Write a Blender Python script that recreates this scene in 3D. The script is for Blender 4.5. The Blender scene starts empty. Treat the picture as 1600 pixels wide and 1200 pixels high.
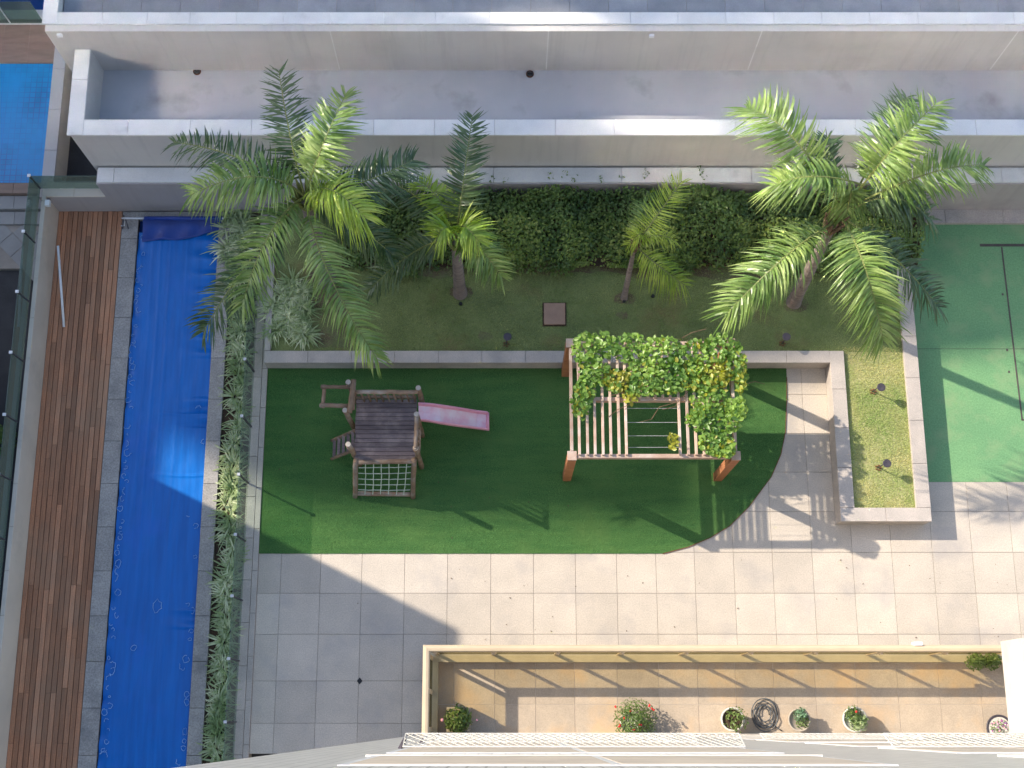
import bpy, math, random
import numpy as np
from mathutils import Vector
random.seed(7); rng = np.random.default_rng(11)
sc = bpy.context.scene
col = sc.collection

# ------------------------------------------------------------------ camera, sky, sun, exposure
F, CX, CY, NY, CAMH = 2000.0, 790.0, 600.0, 1130.0, 27.0
TH = math.atan((NY - CY) / F); CT, ST = math.cos(TH), math.sin(TH)
cam = bpy.data.cameras.new('camera'); cam.sensor_width = 36.0; cam.lens = F / 1600 * 36
cam.shift_x = (800 - CX) / 1600; cam.clip_start = 0.1; cam.clip_end = 3000
co = bpy.data.objects.new('camera', cam); col.objects.link(co)
co.location = (0, 0, CAMH); co.rotation_euler = (TH, 0, 0); sc.camera = co

K = (1.35, -0.655)                                  # horizontal run of the sunlight per metre of height
sun_dir = Vector((K[0], K[1], -1)).normalized()
sl = bpy.data.lights.new('sun', 'SUN'); sl.energy = 3.0; sl.angle = math.radians(0.6); sl.color = (1.0, 0.89, 0.74)
so = bpy.data.objects.new('sun', sl); col.objects.link(so)
so.rotation_euler = sun_dir.to_track_quat('-Z', 'Y').to_euler(); so.location = (-30, 15, 60)
w = bpy.data.worlds.new('World'); sc.world = w; w.use_nodes = True
nt = w.node_tree; bg = nt.nodes['Background']
sky = nt.nodes.new('ShaderNodeTexSky'); sky.sky_type = 'NISHITA'; sky.sun_disc = False
sky.sun_elevation = math.asin(-sun_dir.z); sky.sun_rotation = math.atan2(-K[0], -K[1])
sky.air_density = 1.0; sky.dust_density = 1.0; sky.ozone_density = 1.0
nt.links.new(sky.outputs[0], bg.inputs[0]); bg.inputs[1].default_value = 0.15
sc.cycles.blur_glossy = 0.0; sc.cycles.sample_clamp_indirect = 0.0; sc.cycles.caustics_reflective = True
sc.view_settings.view_transform = 'Standard'; sc.view_settings.look = 'None'
sc.view_settings.exposure = 1.36; sc.view_settings.gamma = 1.0; sc.view_settings.use_curve_mapping = False


def P(px, py, z=0.0):
    """Place seen at pixel (px, py) of the 1600x1200 photograph, at height z."""
    u, v = px - CX, py - CY
    d = np.array([u, -v * CT + F * ST, -v * ST - F * CT]); t = (z - CAMH) / d[2]
    return np.array([d[0] * t, d[1] * t, z])


# ------------------------------------------------------------------ materials
def _nodes(name):
    m = bpy.data.materials.new(name); m.use_nodes = True
    n = m.node_tree; n.nodes.clear()
    out = n.nodes.new('ShaderNodeOutputMaterial'); b = n.nodes.new('ShaderNodeBsdfPrincipled')
    n.links.new(b.outputs[0], out.inputs[0])
    return m, n, out, b

def _mix(n, fac, a, b, mode='MIX'):
    x = n.nodes.new('ShaderNodeMix'); x.data_type = 'RGBA'; x.blend_type = mode
    for sock, val in ((0, fac), (6, a), (7, b)):
        if hasattr(val, 'is_output') or isinstance(val, bpy.types.NodeSocket): n.links.new(val, x.inputs[sock])
        elif sock == 0: x.inputs[0].default_value = val
        else: x.inputs[sock].default_value = (*val, 1)
    return x.outputs[2]

def _noise(n, vec, scale, detail=4, rough=.55, lo=.35, hi=.65):
    t = n.nodes.new('ShaderNodeTexNoise'); t.inputs['Scale'].default_value = scale
    t.inputs['Detail'].default_value = detail; t.inputs['Roughness'].default_value = rough
    n.links.new(vec, t.inputs['Vector'])
    r = n.nodes.new('ShaderNodeMapRange'); r.inputs[1].default_value = lo; r.inputs[2].default_value = hi
    n.links.new(t.outputs[0], r.inputs[0]); return r.outputs[0]

def mat(name, c1, c2=None, scale=3, rough=.75, bump=0.0, bscale=60, spec=.3, rnd=0.0, speck=0.0, sscale=90,
        stain=None, stscale=.7, stlo=.55, sthi=.75, stretch=None, coat=0.0, streak=None):
    m, n, out, b = _nodes(name)
    g = n.nodes.new('ShaderNodeNewGeometry'); vec = g.outputs['Position']
    if stretch:
        mp = n.nodes.new('ShaderNodeMapping'); mp.inputs['Scale'].default_value = stretch
        n.links.new(vec, mp.inputs[0]); vec = mp.outputs[0]
    c = _mix(n, _noise(n, vec, scale), c1, c2 or tuple(x * .8 for x in c1))
    if speck:
        s = _noise(n, g.outputs['Position'], sscale, 2, .6, .3, .7)
        sp = n.nodes.new('ShaderNodeMapRange'); sp.inputs[3].default_value = 1 - speck; sp.inputs[4].default_value = 1 + speck
        n.links.new(s, sp.inputs[0])
        cc = n.nodes.new('ShaderNodeCombineColor')
        for i in range(3): n.links.new(sp.outputs[0], cc.inputs[i])
        c = _mix(n, 1.0, c, cc.outputs[0], 'MULTIPLY')
    if stain:
        c = _mix(n, _noise(n, g.outputs['Position'], stscale, 5, .6, stlo, sthi), c, stain)
    if streak:
        mp = n.nodes.new('ShaderNodeMapping'); mp.inputs['Scale'].default_value = (4.5, 2.5, .25); n.links.new(g.outputs['Position'], mp.inputs[0])
        c = _mix(n, _noise(n, mp.outputs[0], 1.4, 6, .65, .52, .82), c, streak)
    if rnd:
        oi = n.nodes.new('ShaderNodeObjectInfo')
        hs = n.nodes.new('ShaderNodeHueSaturation')
        mr = n.nodes.new('ShaderNodeMapRange'); mr.inputs[3].default_value = 1 - rnd; mr.inputs[4].default_value = 1 + rnd
        n.links.new(oi.outputs['Random'], mr.inputs[0]); n.links.new(mr.outputs[0], hs.inputs['Value'])
        n.links.new(c, hs.inputs['Color']); c = hs.outputs[0]
    n.links.new(c, b.inputs['Base Color'])
    b.inputs['Roughness'].default_value = rough; b.inputs['Specular IOR Level'].default_value = spec
    if coat: b.inputs['Coat Weight'].default_value = coat; b.inputs['Coat Roughness'].default_value = .12
    if bump:
        t = n.nodes.new('ShaderNodeTexNoise'); t.inputs['Scale'].default_value = bscale; t.inputs['Detail'].default_value = 5
        n.links.new(vec, t.inputs['Vector'])
        bp = n.nodes.new('ShaderNodeBump'); bp.inputs['Strength'].default_value = bump; bp.inputs['Distance'].default_value = .02
        n.links.new(t.outputs[0], bp.inputs['Height']); n.links.new(bp.outputs[0], b.inputs['Normal'])
    return m

def leaf_mat(name, c1, c2, trans=.35, rough=.38, c3=None):
    m, n, out, b = _nodes(name)
    g = n.nodes.new('ShaderNodeNewGeometry')
    c = _mix(n, g.outputs['Random Per Island'], c1, c2)
    big = _noise(n, g.outputs['Position'], 1.6, 3)
    c = _mix(n, big, c, c3 or tuple(x * .8 for x in c1))
    n.links.new(c, b.inputs['Base Color']); b.inputs['Roughness'].default_value = rough
    b.inputs['Specular IOR Level'].default_value = .45
    tr = n.nodes.new('ShaderNodeBsdfTranslucent')
    hs = n.nodes.new('ShaderNodeHueSaturation'); hs.inputs['Hue'].default_value = .485; hs.inputs['Saturation'].default_value = 1.15
    hs.inputs['Value'].default_value = 1.7
    n.links.new(c, hs.inputs['Color']); n.links.new(hs.outputs[0], tr.inputs[0])
    mx = n.nodes.new('ShaderNodeMixShader'); mx.inputs[0].default_value = trans
    n.links.new(b.outputs[0], mx.inputs[1]); n.links.new(tr.outputs[0], mx.inputs[2]); n.links.new(mx.outputs[0], out.inputs[0])
    return m

def glass_mat(name, tint, refl=1.0, rough=.03, film=0.0, fc=(.3, .4, .35)):
    m, n, out, b = _nodes(name); n.nodes.remove(b)
    t = n.nodes.new('ShaderNodeBsdfTransparent'); t.inputs[0].default_value = (*tint, 1)
    gl = n.nodes.new('ShaderNodeBsdfGlossy'); gl.inputs['Roughness'].default_value = rough
    gl.inputs[0].default_value = (refl, refl, refl, 1)
    fr = n.nodes.new('ShaderNodeFresnel'); fr.inputs[0].default_value = 1.45
    ge = n.nodes.new('ShaderNodeNewGeometry'); sb = n.nodes.new('ShaderNodeMath'); sb.operation = 'SUBTRACT'; sb.inputs[0].default_value = 1
    ml = n.nodes.new('ShaderNodeMath'); ml.operation = 'MULTIPLY'
    n.links.new(ge.outputs['Backfacing'], sb.inputs[1]); n.links.new(fr.outputs[0], ml.inputs[0]); n.links.new(sb.outputs[0], ml.inputs[1])
    mx = n.nodes.new('ShaderNodeMixShader'); n.links.new(ml.outputs[0], mx.inputs[0])
    df = n.nodes.new('ShaderNodeBsdfDiffuse'); df.inputs[0].default_value = (*fc, 1)
    m2 = n.nodes.new('ShaderNodeMixShader'); m2.inputs[0].default_value = film
    n.links.new(t.outputs[0], m2.inputs[1]); n.links.new(df.outputs[0], m2.inputs[2])
    n.links.new(m2.outputs[0], mx.inputs[1]); n.links.new(gl.outputs[0], mx.inputs[2]); n.links.new(mx.outputs[0], out.inputs[0])
    return m

def glossy_mat(name, c, rough):
    m, n, out, b = _nodes(name); n.nodes.remove(b)
    g = n.nodes.new('ShaderNodeBsdfGlossy'); g.inputs[0].default_value = (*c, 1); g.inputs['Roughness'].default_value = rough
    n.links.new(g.outputs[0], out.inputs[0]); return m

def stripe_mat(name, base, line, scale, rough=.3):
    """Small mosaic tiles, far too small to be told apart."""
    m, n, out, b = _nodes(name)
    g = n.nodes.new('ShaderNodeNewGeometry')
    br = n.nodes.new('ShaderNodeTexBrick'); br.offset = 0.0
    br.inputs['Scale'].default_value = 1.0; br.inputs['Brick Width'].default_value = scale; br.inputs['Row Height'].default_value = scale
    br.inputs['Mortar Size'].default_value = scale * .07; br.inputs['Mortar Smooth'].default_value = .3
    br.inputs['Color1'].default_value = (*base, 1); br.inputs['Color2'].default_value = (*[x * .82 for x in base], 1)
    br.inputs['Mortar'].default_value = (*line, 1)
    n.links.new(g.outputs['Position'], br.inputs['Vector'])
    c = _mix(n, _noise(n, g.outputs['Position'], .8, 3), br.outputs[0], tuple(x * 1.15 for x in base))
    n.links.new(c, b.inputs['Base Color']); b.inputs['Roughness'].default_value = rough
    return m

M = {}
M['granite'] = mat('granite', (.53, .465, .39), (.47, .415, .35), 1.6, .8, .3, 90, rnd=.08, speck=.15, sscale=42, stain=(.36, .33, .31), stscale=.9, stlo=.52, sthi=.8)
M['granite_cap'] = mat('granite_cap', (.47, .415, .37), (.39, .35, .315), 2.5, .78, .25, 90, rnd=.05, speck=.15, sscale=44, stain=(.30, .28, .26), stscale=1.3, stlo=.58, sthi=.85)
M['coping'] = mat('coping', (.37, .345, .32), (.29, .275, .26), 2.2, .75, .2, 120, rnd=.09, speck=.24, sscale=34, stain=(.19, .185, .18), stscale=1.1, stlo=.56, sthi=.8)
M['joint'] = mat('joint', (.38, .335, .29), (.22, .195, .17), 1.1, .9)
M['plaster'] = mat('plaster', (.58, .55, .52), (.53, .505, .48), .8, .85, .12, 40, stain=(.40, .38, .36), stscale=.35, stlo=.55, sthi=.85, streak=(.46, .44, .42))
M['plaster_warm'] = mat('plaster_warm', (.66, .575, .48), (.58, .51, .43), .9, .85, .15, 40, stain=(.45, .40, .34), stscale=.8, stlo=.55, sthi=.8)
M['plaster_pink'] = mat('plaster_pink', (.40, .36, .36), (.36, .33, .325), .8, .85, .12, 40, stain=(.25, .235, .23), stscale=.5, stlo=.6, sthi=.85, streak=(.32, .295, .29))
M['cap_white'] = mat('cap_white', (.72, .70, .67), (.62, .61, .59), 1.5, .4, .1, 60, rnd=.05, speck=.06, sscale=50, stain=(.42, .40, .37), stscale=1.6, stlo=.6, sthi=.85)
M['membrane'] = mat('membrane', (.46, .455, .46), (.40, .40, .41), .7, .7, .1, 30, stain=(.24, .23, .22), stscale=.9, stlo=.56, sthi=.82)
M['roof_tile'] = mat('roof_tile', (.29, .295, .31), (.23, .235, .25), 2, .65, .1, 60, rnd=.12, speck=.1)
M['turf'] = mat('turf', (.088, .20, .058), (.062, .16, .048), 1.2, .9, .9, 120, spec=.1, speck=.5, sscale=60, stretch=(.7, 5, 1), stain=(.13, .235, .07), stscale=.8, stlo=.5, sthi=.8)
M['turf_blade'] = leaf_mat('turf_blade', (.095, .22, .06), (.14, .27, .08), .2, .6, (.07, .18, .05))
M['court'] = mat('court', (.165, .325, .15), (.135, .285, .135), .9, .7, .12, 120, spec=.25, speck=.16, sscale=30, stain=(.235, .33, .17), stscale=1.6, stlo=.5, sthi=.78)
M['court_line'] = mat('court_line', (.10, .085, .075), (.07, .06, .055), 5, .8, speck=.2)
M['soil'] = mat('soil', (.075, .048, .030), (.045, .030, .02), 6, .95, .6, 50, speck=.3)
M['soil_light'] = mat('soil_light', (.16, .12, .075), (.12, .095, .055), 4, .95, .6, 50, speck=.35, sscale=40, stain=(.15, .16, .07), stscale=2.2, stlo=.42, sthi=.55)
M['lawn_sunlit'] = mat('lawn_sunlit', (.40, .38, .19), (.28, .31, .13), 2.0, .95, .4, 90, spec=.1, speck=.35, sscale=50, stain=(.45, .36, .2), stscale=.9, stlo=.55, sthi=.75)  # lawn colour brightened to stand for sun on the strip
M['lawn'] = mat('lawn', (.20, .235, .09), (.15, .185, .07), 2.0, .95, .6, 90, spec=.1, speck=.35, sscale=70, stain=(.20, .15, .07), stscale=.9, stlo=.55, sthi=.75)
M['asphalt'] = mat('asphalt', (.055, .055, .058), (.04, .04, .042), 2, .9, .3, 120, speck=.25)
M['concrete'] = mat('concrete', (.33, .32, .30), (.26, .25, .24), 1.2, .85, .15, 60)
M['white_paint'] = mat('white_paint', (.76, .74, .71), (.70, .69, .67), 1, .6, .06, 60, stain=(.55, .54, .52), stscale=.6, stlo=.6, sthi=.9)
M['thread'] = mat('thread', (.66, .63, .57), (.55, .52, .46), 6, .6)
M['facade_tile'] = None
M['balcony_paint'] = mat('balcony_paint', (.56, .525, .48), (.49, .465, .43), 1.5, .75, .1, 60, speck=.06, stain=(.40, .37, .34), stscale=1.2, stlo=.55, sthi=.8)
M['blind'] = mat('blind', (.50, .43, .35), (.42, .36, .30), 3, .7)
M['white_plastic'] = mat('white_plastic', (.8, .8, .8), (.72, .72, .72), 6, .4)
M['cream_metal'] = mat('cream_metal', (.58, .46, .31), (.53, .42, .285), 3, .4, .03, 60, spec=.5)
M['kerb'] = mat('kerb', (.46, .385, .25), (.40, .335, .22), 3, .6, .1, 80, speck=.08)
M['terrace_tile'] = mat('terrace_tile', (.43, .35, .265), (.37, .305, .235), 2.6, .55, .12, 90, rnd=.07, speck=.12, sscale=40, stain=(.54, .35, .18), stscale=.75, stlo=.50, sthi=.78)
M['grout'] = mat('grout', (.60, .53, .45), (.5, .45, .38), 4, .9)
M['deck'] = mat('deck', (.48, .22, .115), (.35, .17, .095), 3, .6, .3, 40, rnd=.30, speck=.12, sscale=30, stretch=(6, .7, 1), stain=(.34, .22, .14), stscale=.5, stlo=.45, sthi=.8)
M['log'] = mat('log', (.27, .18, .115), (.17, .11, .075), 6, .75, .4, 40, rnd=.2, stain=(.36, .31, .26), stscale=3, stlo=.5, sthi=.7)
M['log_end'] = mat('log_end', (.42, .38, .33), (.33, .29, .25), 12, .85, .3, 60)
M['plank'] = mat('plank', (.20, .155, .15), (.13, .10, .10), 5, .75, .3, 40, rnd=.22, stretch=(.8, 8, 1), stain=(.27, .215, .20), stscale=4, stlo=.5, sthi=.7)
M['pergola_wood'] = mat('pergola_wood', (.40, .175, .085), (.30, .12, .06), 4, .6, .25, 40, rnd=.15)
M['pergola_worn'] = mat('pergola_worn', (.52, .38, .30), (.42, .29, .22), 4, .7, .25, 40, rnd=.15, stain=(.55, .47, .42), stscale=3, stlo=.45, sthi=.7)
M['pink'] = mat('pink', (.76, .36, .45), (.70, .30, .39), 3, .35, .05, 30, spec=.5)
M['pink_worn'] = mat('pink_worn', (.74, .52, .58), (.72, .38, .46), 5, .4, .05, 30, spec=.5, stain=(.74, .62, .66), stscale=3, stlo=.4, sthi=.65)
M['rope'] = mat('rope', (.55, .62, .50), (.45, .52, .42), 10, .8)
M['tarp_fold'] = mat('tarp_fold', (.006, .045, .27), (.008, .03, .20), 2, .42, .25, 9, spec=.5)
M['puddle'] = mat('puddle', (.26, .45, .78), (.15, .33, .68), 6, .15, spec=.6)
M['steel'] = mat('steel', (.62, .63, .64), (.5, .5, .52), 5, .35, spec=.6)
M['black'] = mat('black', (.02, .02, .022), (.015, .015, .016), 5, .5)
M['dark_metal'] = mat('dark_metal', (.07, .06, .075), (.05, .045, .055), 5, .45)
M['rust'] = mat('rust', (.20, .08, .035), (.12, .05, .03), 8, .8, .3, 60)
M['lid'] = mat('lid', (.36, .235, .17), (.31, .20, .145), 4, .85, .2, 60, speck=.1)
M['brown_tile'] = mat('brown_tile', (.29, .205, .16), (.23, .165, .13), 2.5, .7, .15, 50, rnd=.08, stretch=(.6, 3, 1))
M['grey_tile'] = mat('grey_tile', (.30, .295, .28), (.24, .235, .23), 2, .7, .1, 60, rnd=.08)
M['trunk'] = mat('trunk', (.28, .225, .20), (.17, .135, .12), 3, .85, .5, 30, stretch=(1, 1, 6))
M['trunk_brown'] = mat('trunk_brown', (.22, .13, .085), (.12, .075, .05), 5, .9, .6, 40)
M['rachis'] = mat('rachis', (.24, .25, .08), (.15, .18, .05), 4, .5)
M['terracotta'] = mat('terracotta', (.40, .34, .27), (.34, .29, .23), 4, .8)
M['pot_white'] = mat('pot_white', (.62, .58, .52), (.5, .47, .42), 5, .7)
M['gravel_pot'] = mat('gravel_pot', (.5, .43, .38), (.3, .25, .22), 30, .9, .6, 60, speck=.4)
M['red'] = mat('red', (.62, .03, .03), (.45, .02, .02), 8, .5)
M['violet'] = mat('violet', (.25, .08, .26), (.4, .15, .3), 8, .5)
M['hose'] = mat('hose', (.10, .11, .12), (.06, .065, .07), 8, .4)
M['pool_mosaic'] = stripe_mat('pool_mosaic', (.012, .225, .52), (.03, .12, .33), .13, .12)
M['pool_deep'] = mat('pool_deep', (.008, .05, .21), (.006, .04, .17), 1, .15)
M['glass_green'] = glass_mat('glass_green', (.58, .68, .63), .75, film=.30, fc=(.26, .36, .31))
M['glass_clear'] = glass_mat('glass_clear', (.78, .87, .81), .55, film=.10, fc=(.4, .5, .44))
M['glass_amber'] = glass_mat('glass_amber', (.84, .80, .64), .25)
M['glass_window'] = mat('glass_window', (.03, .035, .04), (.02, .025, .03), 1, .08, spec=.9)
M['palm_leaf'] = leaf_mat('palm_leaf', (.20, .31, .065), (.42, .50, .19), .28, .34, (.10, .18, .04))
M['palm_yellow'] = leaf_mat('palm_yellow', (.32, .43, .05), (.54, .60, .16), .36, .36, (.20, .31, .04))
M['palm_shaded'] = leaf_mat('palm_shaded', (.05, .10, .034), (.15, .20, .085), .16, .32)  # palm leaf colour darkened to stand for fronds in shade
M['hedge_leaf'] = leaf_mat('hedge_leaf', (.095, .175, .035), (.22, .30, .08), .25, .42, (.055, .11, .028))
M['hedge_sunlit'] = leaf_mat('hedge_sunlit', (.21, .30, .06), (.36, .40, .12), .3, .42, (.15, .24, .05))  # hedge leaf colour lightened for its sunlit lower front
M['vine_leaf'] = leaf_mat('vine_leaf', (.19, .33, .055), (.34, .48, .11), .34, .38, (.10, .21, .04))
M['vine_yellow'] = leaf_mat('vine_yellow', (.36, .36, .045), (.28, .33, .05), .3, .4)
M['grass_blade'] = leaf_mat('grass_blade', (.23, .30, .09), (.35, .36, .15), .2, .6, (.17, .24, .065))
M['grass_sunlit'] = leaf_mat('grass_sunlit', (.40, .43, .15), (.62, .55, .28), .25, .6, (.27, .38, .11))  # blade colour brightened for the sunlit strip
M['spider_leaf'] = leaf_mat('spider_leaf', (.30, .39, .16), (.74, .75, .52), .25, .45, (.22, .31, .12))
M['pot_leaf'] = leaf_mat('pot_leaf', (.10, .17, .04), (.20, .26, .08), .25, .45)
M['pot_pale'] = leaf_mat('pot_pale', (.16, .30, .17), (.30, .36, .22), .25, .45)
M['dry_leaf'] = mat('dry_leaf', (.16, .11, .07), (.10, .07, .05), 9, .8)

def tarp_mat():
    m, n, out, b = _nodes('tarp')
    g = n.nodes.new('ShaderNodeNewGeometry'); pos = g.outputs['Position']
    mp = n.nodes.new('ShaderNodeMapping'); mp.inputs['Scale'].default_value = (7, .5, 1); n.links.new(pos, mp.inputs[0])
    c = _mix(n, _noise(n, mp.outputs[0], 1.3, 4), (.001, .145, .53), (.001, .115, .44))
    c = _mix(n, _noise(n, pos, 1.1, 5, .6, .55, .85), c, (.01, .13, .55))
    n.links.new(c, b.inputs['Base Color']); b.inputs['Roughness'].default_value = .33; b.inputs['Specular IOR Level'].default_value = .35
    t = n.nodes.new('ShaderNodeTexNoise'); t.inputs['Scale'].default_value = 5; t.inputs['Detail'].default_value = 6
    mp2 = n.nodes.new('ShaderNodeMapping'); mp2.inputs['Scale'].default_value = (1.1, .6, 1); n.links.new(pos, mp2.inputs[0])
    n.links.new(mp2.outputs[0], t.inputs['Vector'])
    bp = n.nodes.new('ShaderNodeBump'); bp.inputs['Strength'].default_value = .3; bp.inputs['Distance'].default_value = .03
    n.links.new(t.outputs[0], bp.inputs['Height']); n.links.new(bp.outputs[0], b.inputs['Normal'])
    return m
M['tarp'] = tarp_mat()
def facade_mat():
    m, n, out, b = _nodes('facade_tile')
    g = n.nodes.new('ShaderNodeNewGeometry'); mp = n.nodes.new('ShaderNodeMapping'); mp.inputs['Rotation'].default_value = (math.pi/2, 0, 0)
    n.links.new(g.outputs['Position'], mp.inputs[0])
    br = n.nodes.new('ShaderNodeTexBrick'); br.offset = 0.0; br.inputs['Scale'].default_value = 1.0
    br.inputs['Brick Width'].default_value = .10; br.inputs['Row Height'].default_value = .22; br.inputs['Mortar Size'].default_value = .007
    br.inputs['Color1'].default_value = (.50, .485, .465, 1); br.inputs['Color2'].default_value = (.42, .41, .395, 1); br.inputs['Mortar'].default_value = (.28, .275, .265, 1)
    n.links.new(mp.outputs[0], br.inputs['Vector']); n.links.new(br.outputs[0], b.inputs['Base Color']); b.inputs['Roughness'].default_value = .35
    return m
M['facade_tile'] = facade_mat()

# ------------------------------------------------------------------ mesh helpers
WP = {}                                              # world position of each object made here

class MB:
    def __init__(s): s.v = []; s.f = []; s.mi = []
    def add(s, vs, fs, mi=0):
        k = len(s.v); s.v += [tuple(map(float, p)) for p in vs]; s.f += [tuple(i + k for i in f) for f in fs]; s.mi += [mi] * len(fs); return s
    def box(s, x0, x1, y0, y1, z0, z1, mi=0):
        return s.add([(x0,y0,z0),(x1,y0,z0),(x1,y1,z0),(x0,y1,z0),(x0,y0,z1),(x1,y0,z1),(x1,y1,z1),(x0,y1,z1)],
                     [(3,2,1,0),(4,5,6,7),(0,1,5,4),(1,2,6,5),(2,3,7,6),(3,0,4,7)], mi)
    def beam(s, p0, p1, w, h, up=(0,0,1), mi=0):
        p0, p1 = np.array(p0, float), np.array(p1, float); d = p1 - p0; d /= np.linalg.norm(d)
        sx = np.cross(d, up); sx /= np.linalg.norm(sx); u = np.cross(sx, d); sx *= w/2; u = u*h/2
        vs = [p0-sx-u, p0+sx-u, p0+sx+u, p0-sx+u, p1-sx-u, p1+sx-u, p1+sx+u, p1-sx+u]
        return s.add(vs, [(0,1,2,3),(7,6,5,4),(0,4,5,1),(1,5,6,2),(2,6,7,3),(3,7,4,0)], mi)
    def tube(s, pts, rad, n=8, mi=0, cap=True, jit=0.0):
        pts = [np.array(p, float) for p in pts]; m = len(pts)
        if not hasattr(rad, '__len__'): rad = [rad] * m
        vs = []; ref = None
        for i in range(m):
            d = pts[min(i+1, m-1)] - pts[max(i-1, 0)]; d /= (np.linalg.norm(d) + 1e-9)
            a = np.array([0,0,1.]) if abs(d[2]) < .9 else np.array([1.,0,0])
            if ref is not None: a = ref
            x = np.cross(a, d); x /= np.linalg.norm(x); y = np.cross(d, x); ref = y if ref is not None or True else None
            for k in range(n):
                t = 2*math.pi*k/n; r = rad[i] * (1 + jit * random.uniform(-1, 1))
                vs.append(pts[i] + (x*math.cos(t) + y*math.sin(t)) * r)
        fs = [(i*n+k, i*n+(k+1)%n, (i+1)*n+(k+1)%n, (i+1)*n+k) for i in range(m-1) for k in range(n)]
        if cap: fs += [tuple(range(n))[::-1], tuple((m-1)*n+k for k in range(n))]
        return s.add(vs, fs, mi)
    def prism(s, poly, z0, z1, mi=0):
        n = len(poly)
        vs = [(p[0], p[1], z0) for p in poly] + [(p[0], p[1], z1) for p in poly]
        return s.add(vs, [tuple(range(n))[::-1], tuple(range(n, 2*n))] + [(i, (i+1)%n, n+(i+1)%n, n+i) for i in range(n)], mi)
    def lathe(s, c, prof, n=20, mi=0):
        vs = [(c[0]+r*math.cos(2*math.pi*k/n), c[1]+r*math.sin(2*math.pi*k/n), c[2]+z) for r, z in prof for k in range(n)]
        m = len(prof)
        return s.add(vs, [(i*n+k, i*n+(k+1)%n, (i+1)*n+(k+1)%n, (i+1)*n+k) for i in range(m-1) for k in range(n)], mi)
    def blob(s, c, r, n=8, mi=0):
        return s.lathe((c[0], c[1], c[2]), [(r*math.sin(math.pi*i/6)+1e-4, -r*math.cos(math.pi*i/6)) for i in range(7)], n, mi)
    def build(s, name, mats, parent=None, smooth=False, origin=None):
        v = np.array(s.v)
        return raw(name, v, s.f, mats, parent, smooth, origin, s.mi)

def place(o, org, parent):
    WP[o] = np.array(org, float)
    if parent is not None:
        o.parent = parent; o.location = tuple(WP[o] - WP[parent])
    else: o.location = tuple(org)
    col.objects.link(o); return o

def raw(name, v, f, mats, parent=None, smooth=False, origin=None, mi=None):
    v = np.asarray(v, float)
    if origin is None:
        origin = np.array([(v[:,0].min()+v[:,0].max())/2, (v[:,1].min()+v[:,1].max())/2, v[:,2].min()])
    me = bpy.data.meshes.new(name); me.from_pydata((v - origin).tolist(), [], f if isinstance(f, list) else f.tolist())
    if not isinstance(mats, (list, tuple)): mats = [mats]
    for m in mats: me.materials.append(M[m] if isinstance(m, str) else m)
    if mi is not None and len(mats) > 1: me.polygons.foreach_set('material_index', mi)
    if smooth: me.polygons.foreach_set('use_smooth', [True]*len(me.polygons))
    me.update()
    return place(bpy.data.objects.new(name, me), origin, parent)

def tag(o, label=None, cat=None, group=None, kind=None):
    if label: o['label'] = label
    if cat: o['category'] = cat
    if group: o['group'] = group
    if kind: o['kind'] = kind
    return o

def thing(name, loc, label, cat, group=None):
    o = bpy.data.objects.new(name, None); o.empty_display_size = .1
    place(o, np.array(loc, float), None); return tag(o, label, cat, group)

_bc = {}
def piece(name, x0, x1, y0, y1, z0, z1, m, parent, ch=.004):
    """One stone, board or tile; alike pieces share a mesh."""
    key = (name, round(x1-x0, 3), round(y1-y0, 3), round(z1-z0, 3), m)
    if key not in _bc:
        a, b, h = (x1-x0)/2, (y1-y0)/2, z1-z0; c = min(ch, a*.4, b*.4, h*.4)
        b_ = MB()
        vs = []
        for (ix, iy, z) in ((0,0,0),(0,0,h-c),(c,c,h)):
            A, B = a-ix, b-iy
            vs += [(-A,-B,z),(A,-B,z),(A,B,z),(-A,B,z)]
        fs = [(3,2,1,0),(8,9,10,11)] + [(r*4+k, r*4+(k+1)%4, (r+1)*4+(k+1)%4, (r+1)*4+k) for r in range(2) for k in range(4)]
        me = bpy.data.meshes.new(name); me.from_pydata(vs, [], fs); me.materials.append(M[m]); me.update(); _bc[key] = me
    o = bpy.data.objects.new(name, _bc[key])
    return place(o, ((x0+x1)/2, (y0+y1)/2, z0), parent)

def copy_tree(o, parent=None, loc=None, rz=0, scale=None):
    c = o.copy(); col.objects.link(c)
    if parent: c.parent = parent
    if loc is not None: c.location = tuple(loc); WP[c] = np.array(loc, float)
    if rz: c.rotation_euler[2] += rz
    if scale: c.scale = (scale,)*3
    for ch in o.children: copy_tree(ch, c)
    return c

def sheet(name, poly, z, m, parent=None, thick=.03, kind='structure'):
    o = MB().prism(poly, z - thick, z).build(name, m, parent)
    if kind and parent is None: o['kind'] = kind
    return o

def Q(x, y, z):
    d = ST*y - CT*(z-CAMH); return CX + F*x/d, CY - F*(CT*y + ST*(z-CAMH))/d

def rect(x0, x1, y0, y1): return [(x0,y0),(x1,y0),(x1,y1),(x0,y1)]

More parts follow.
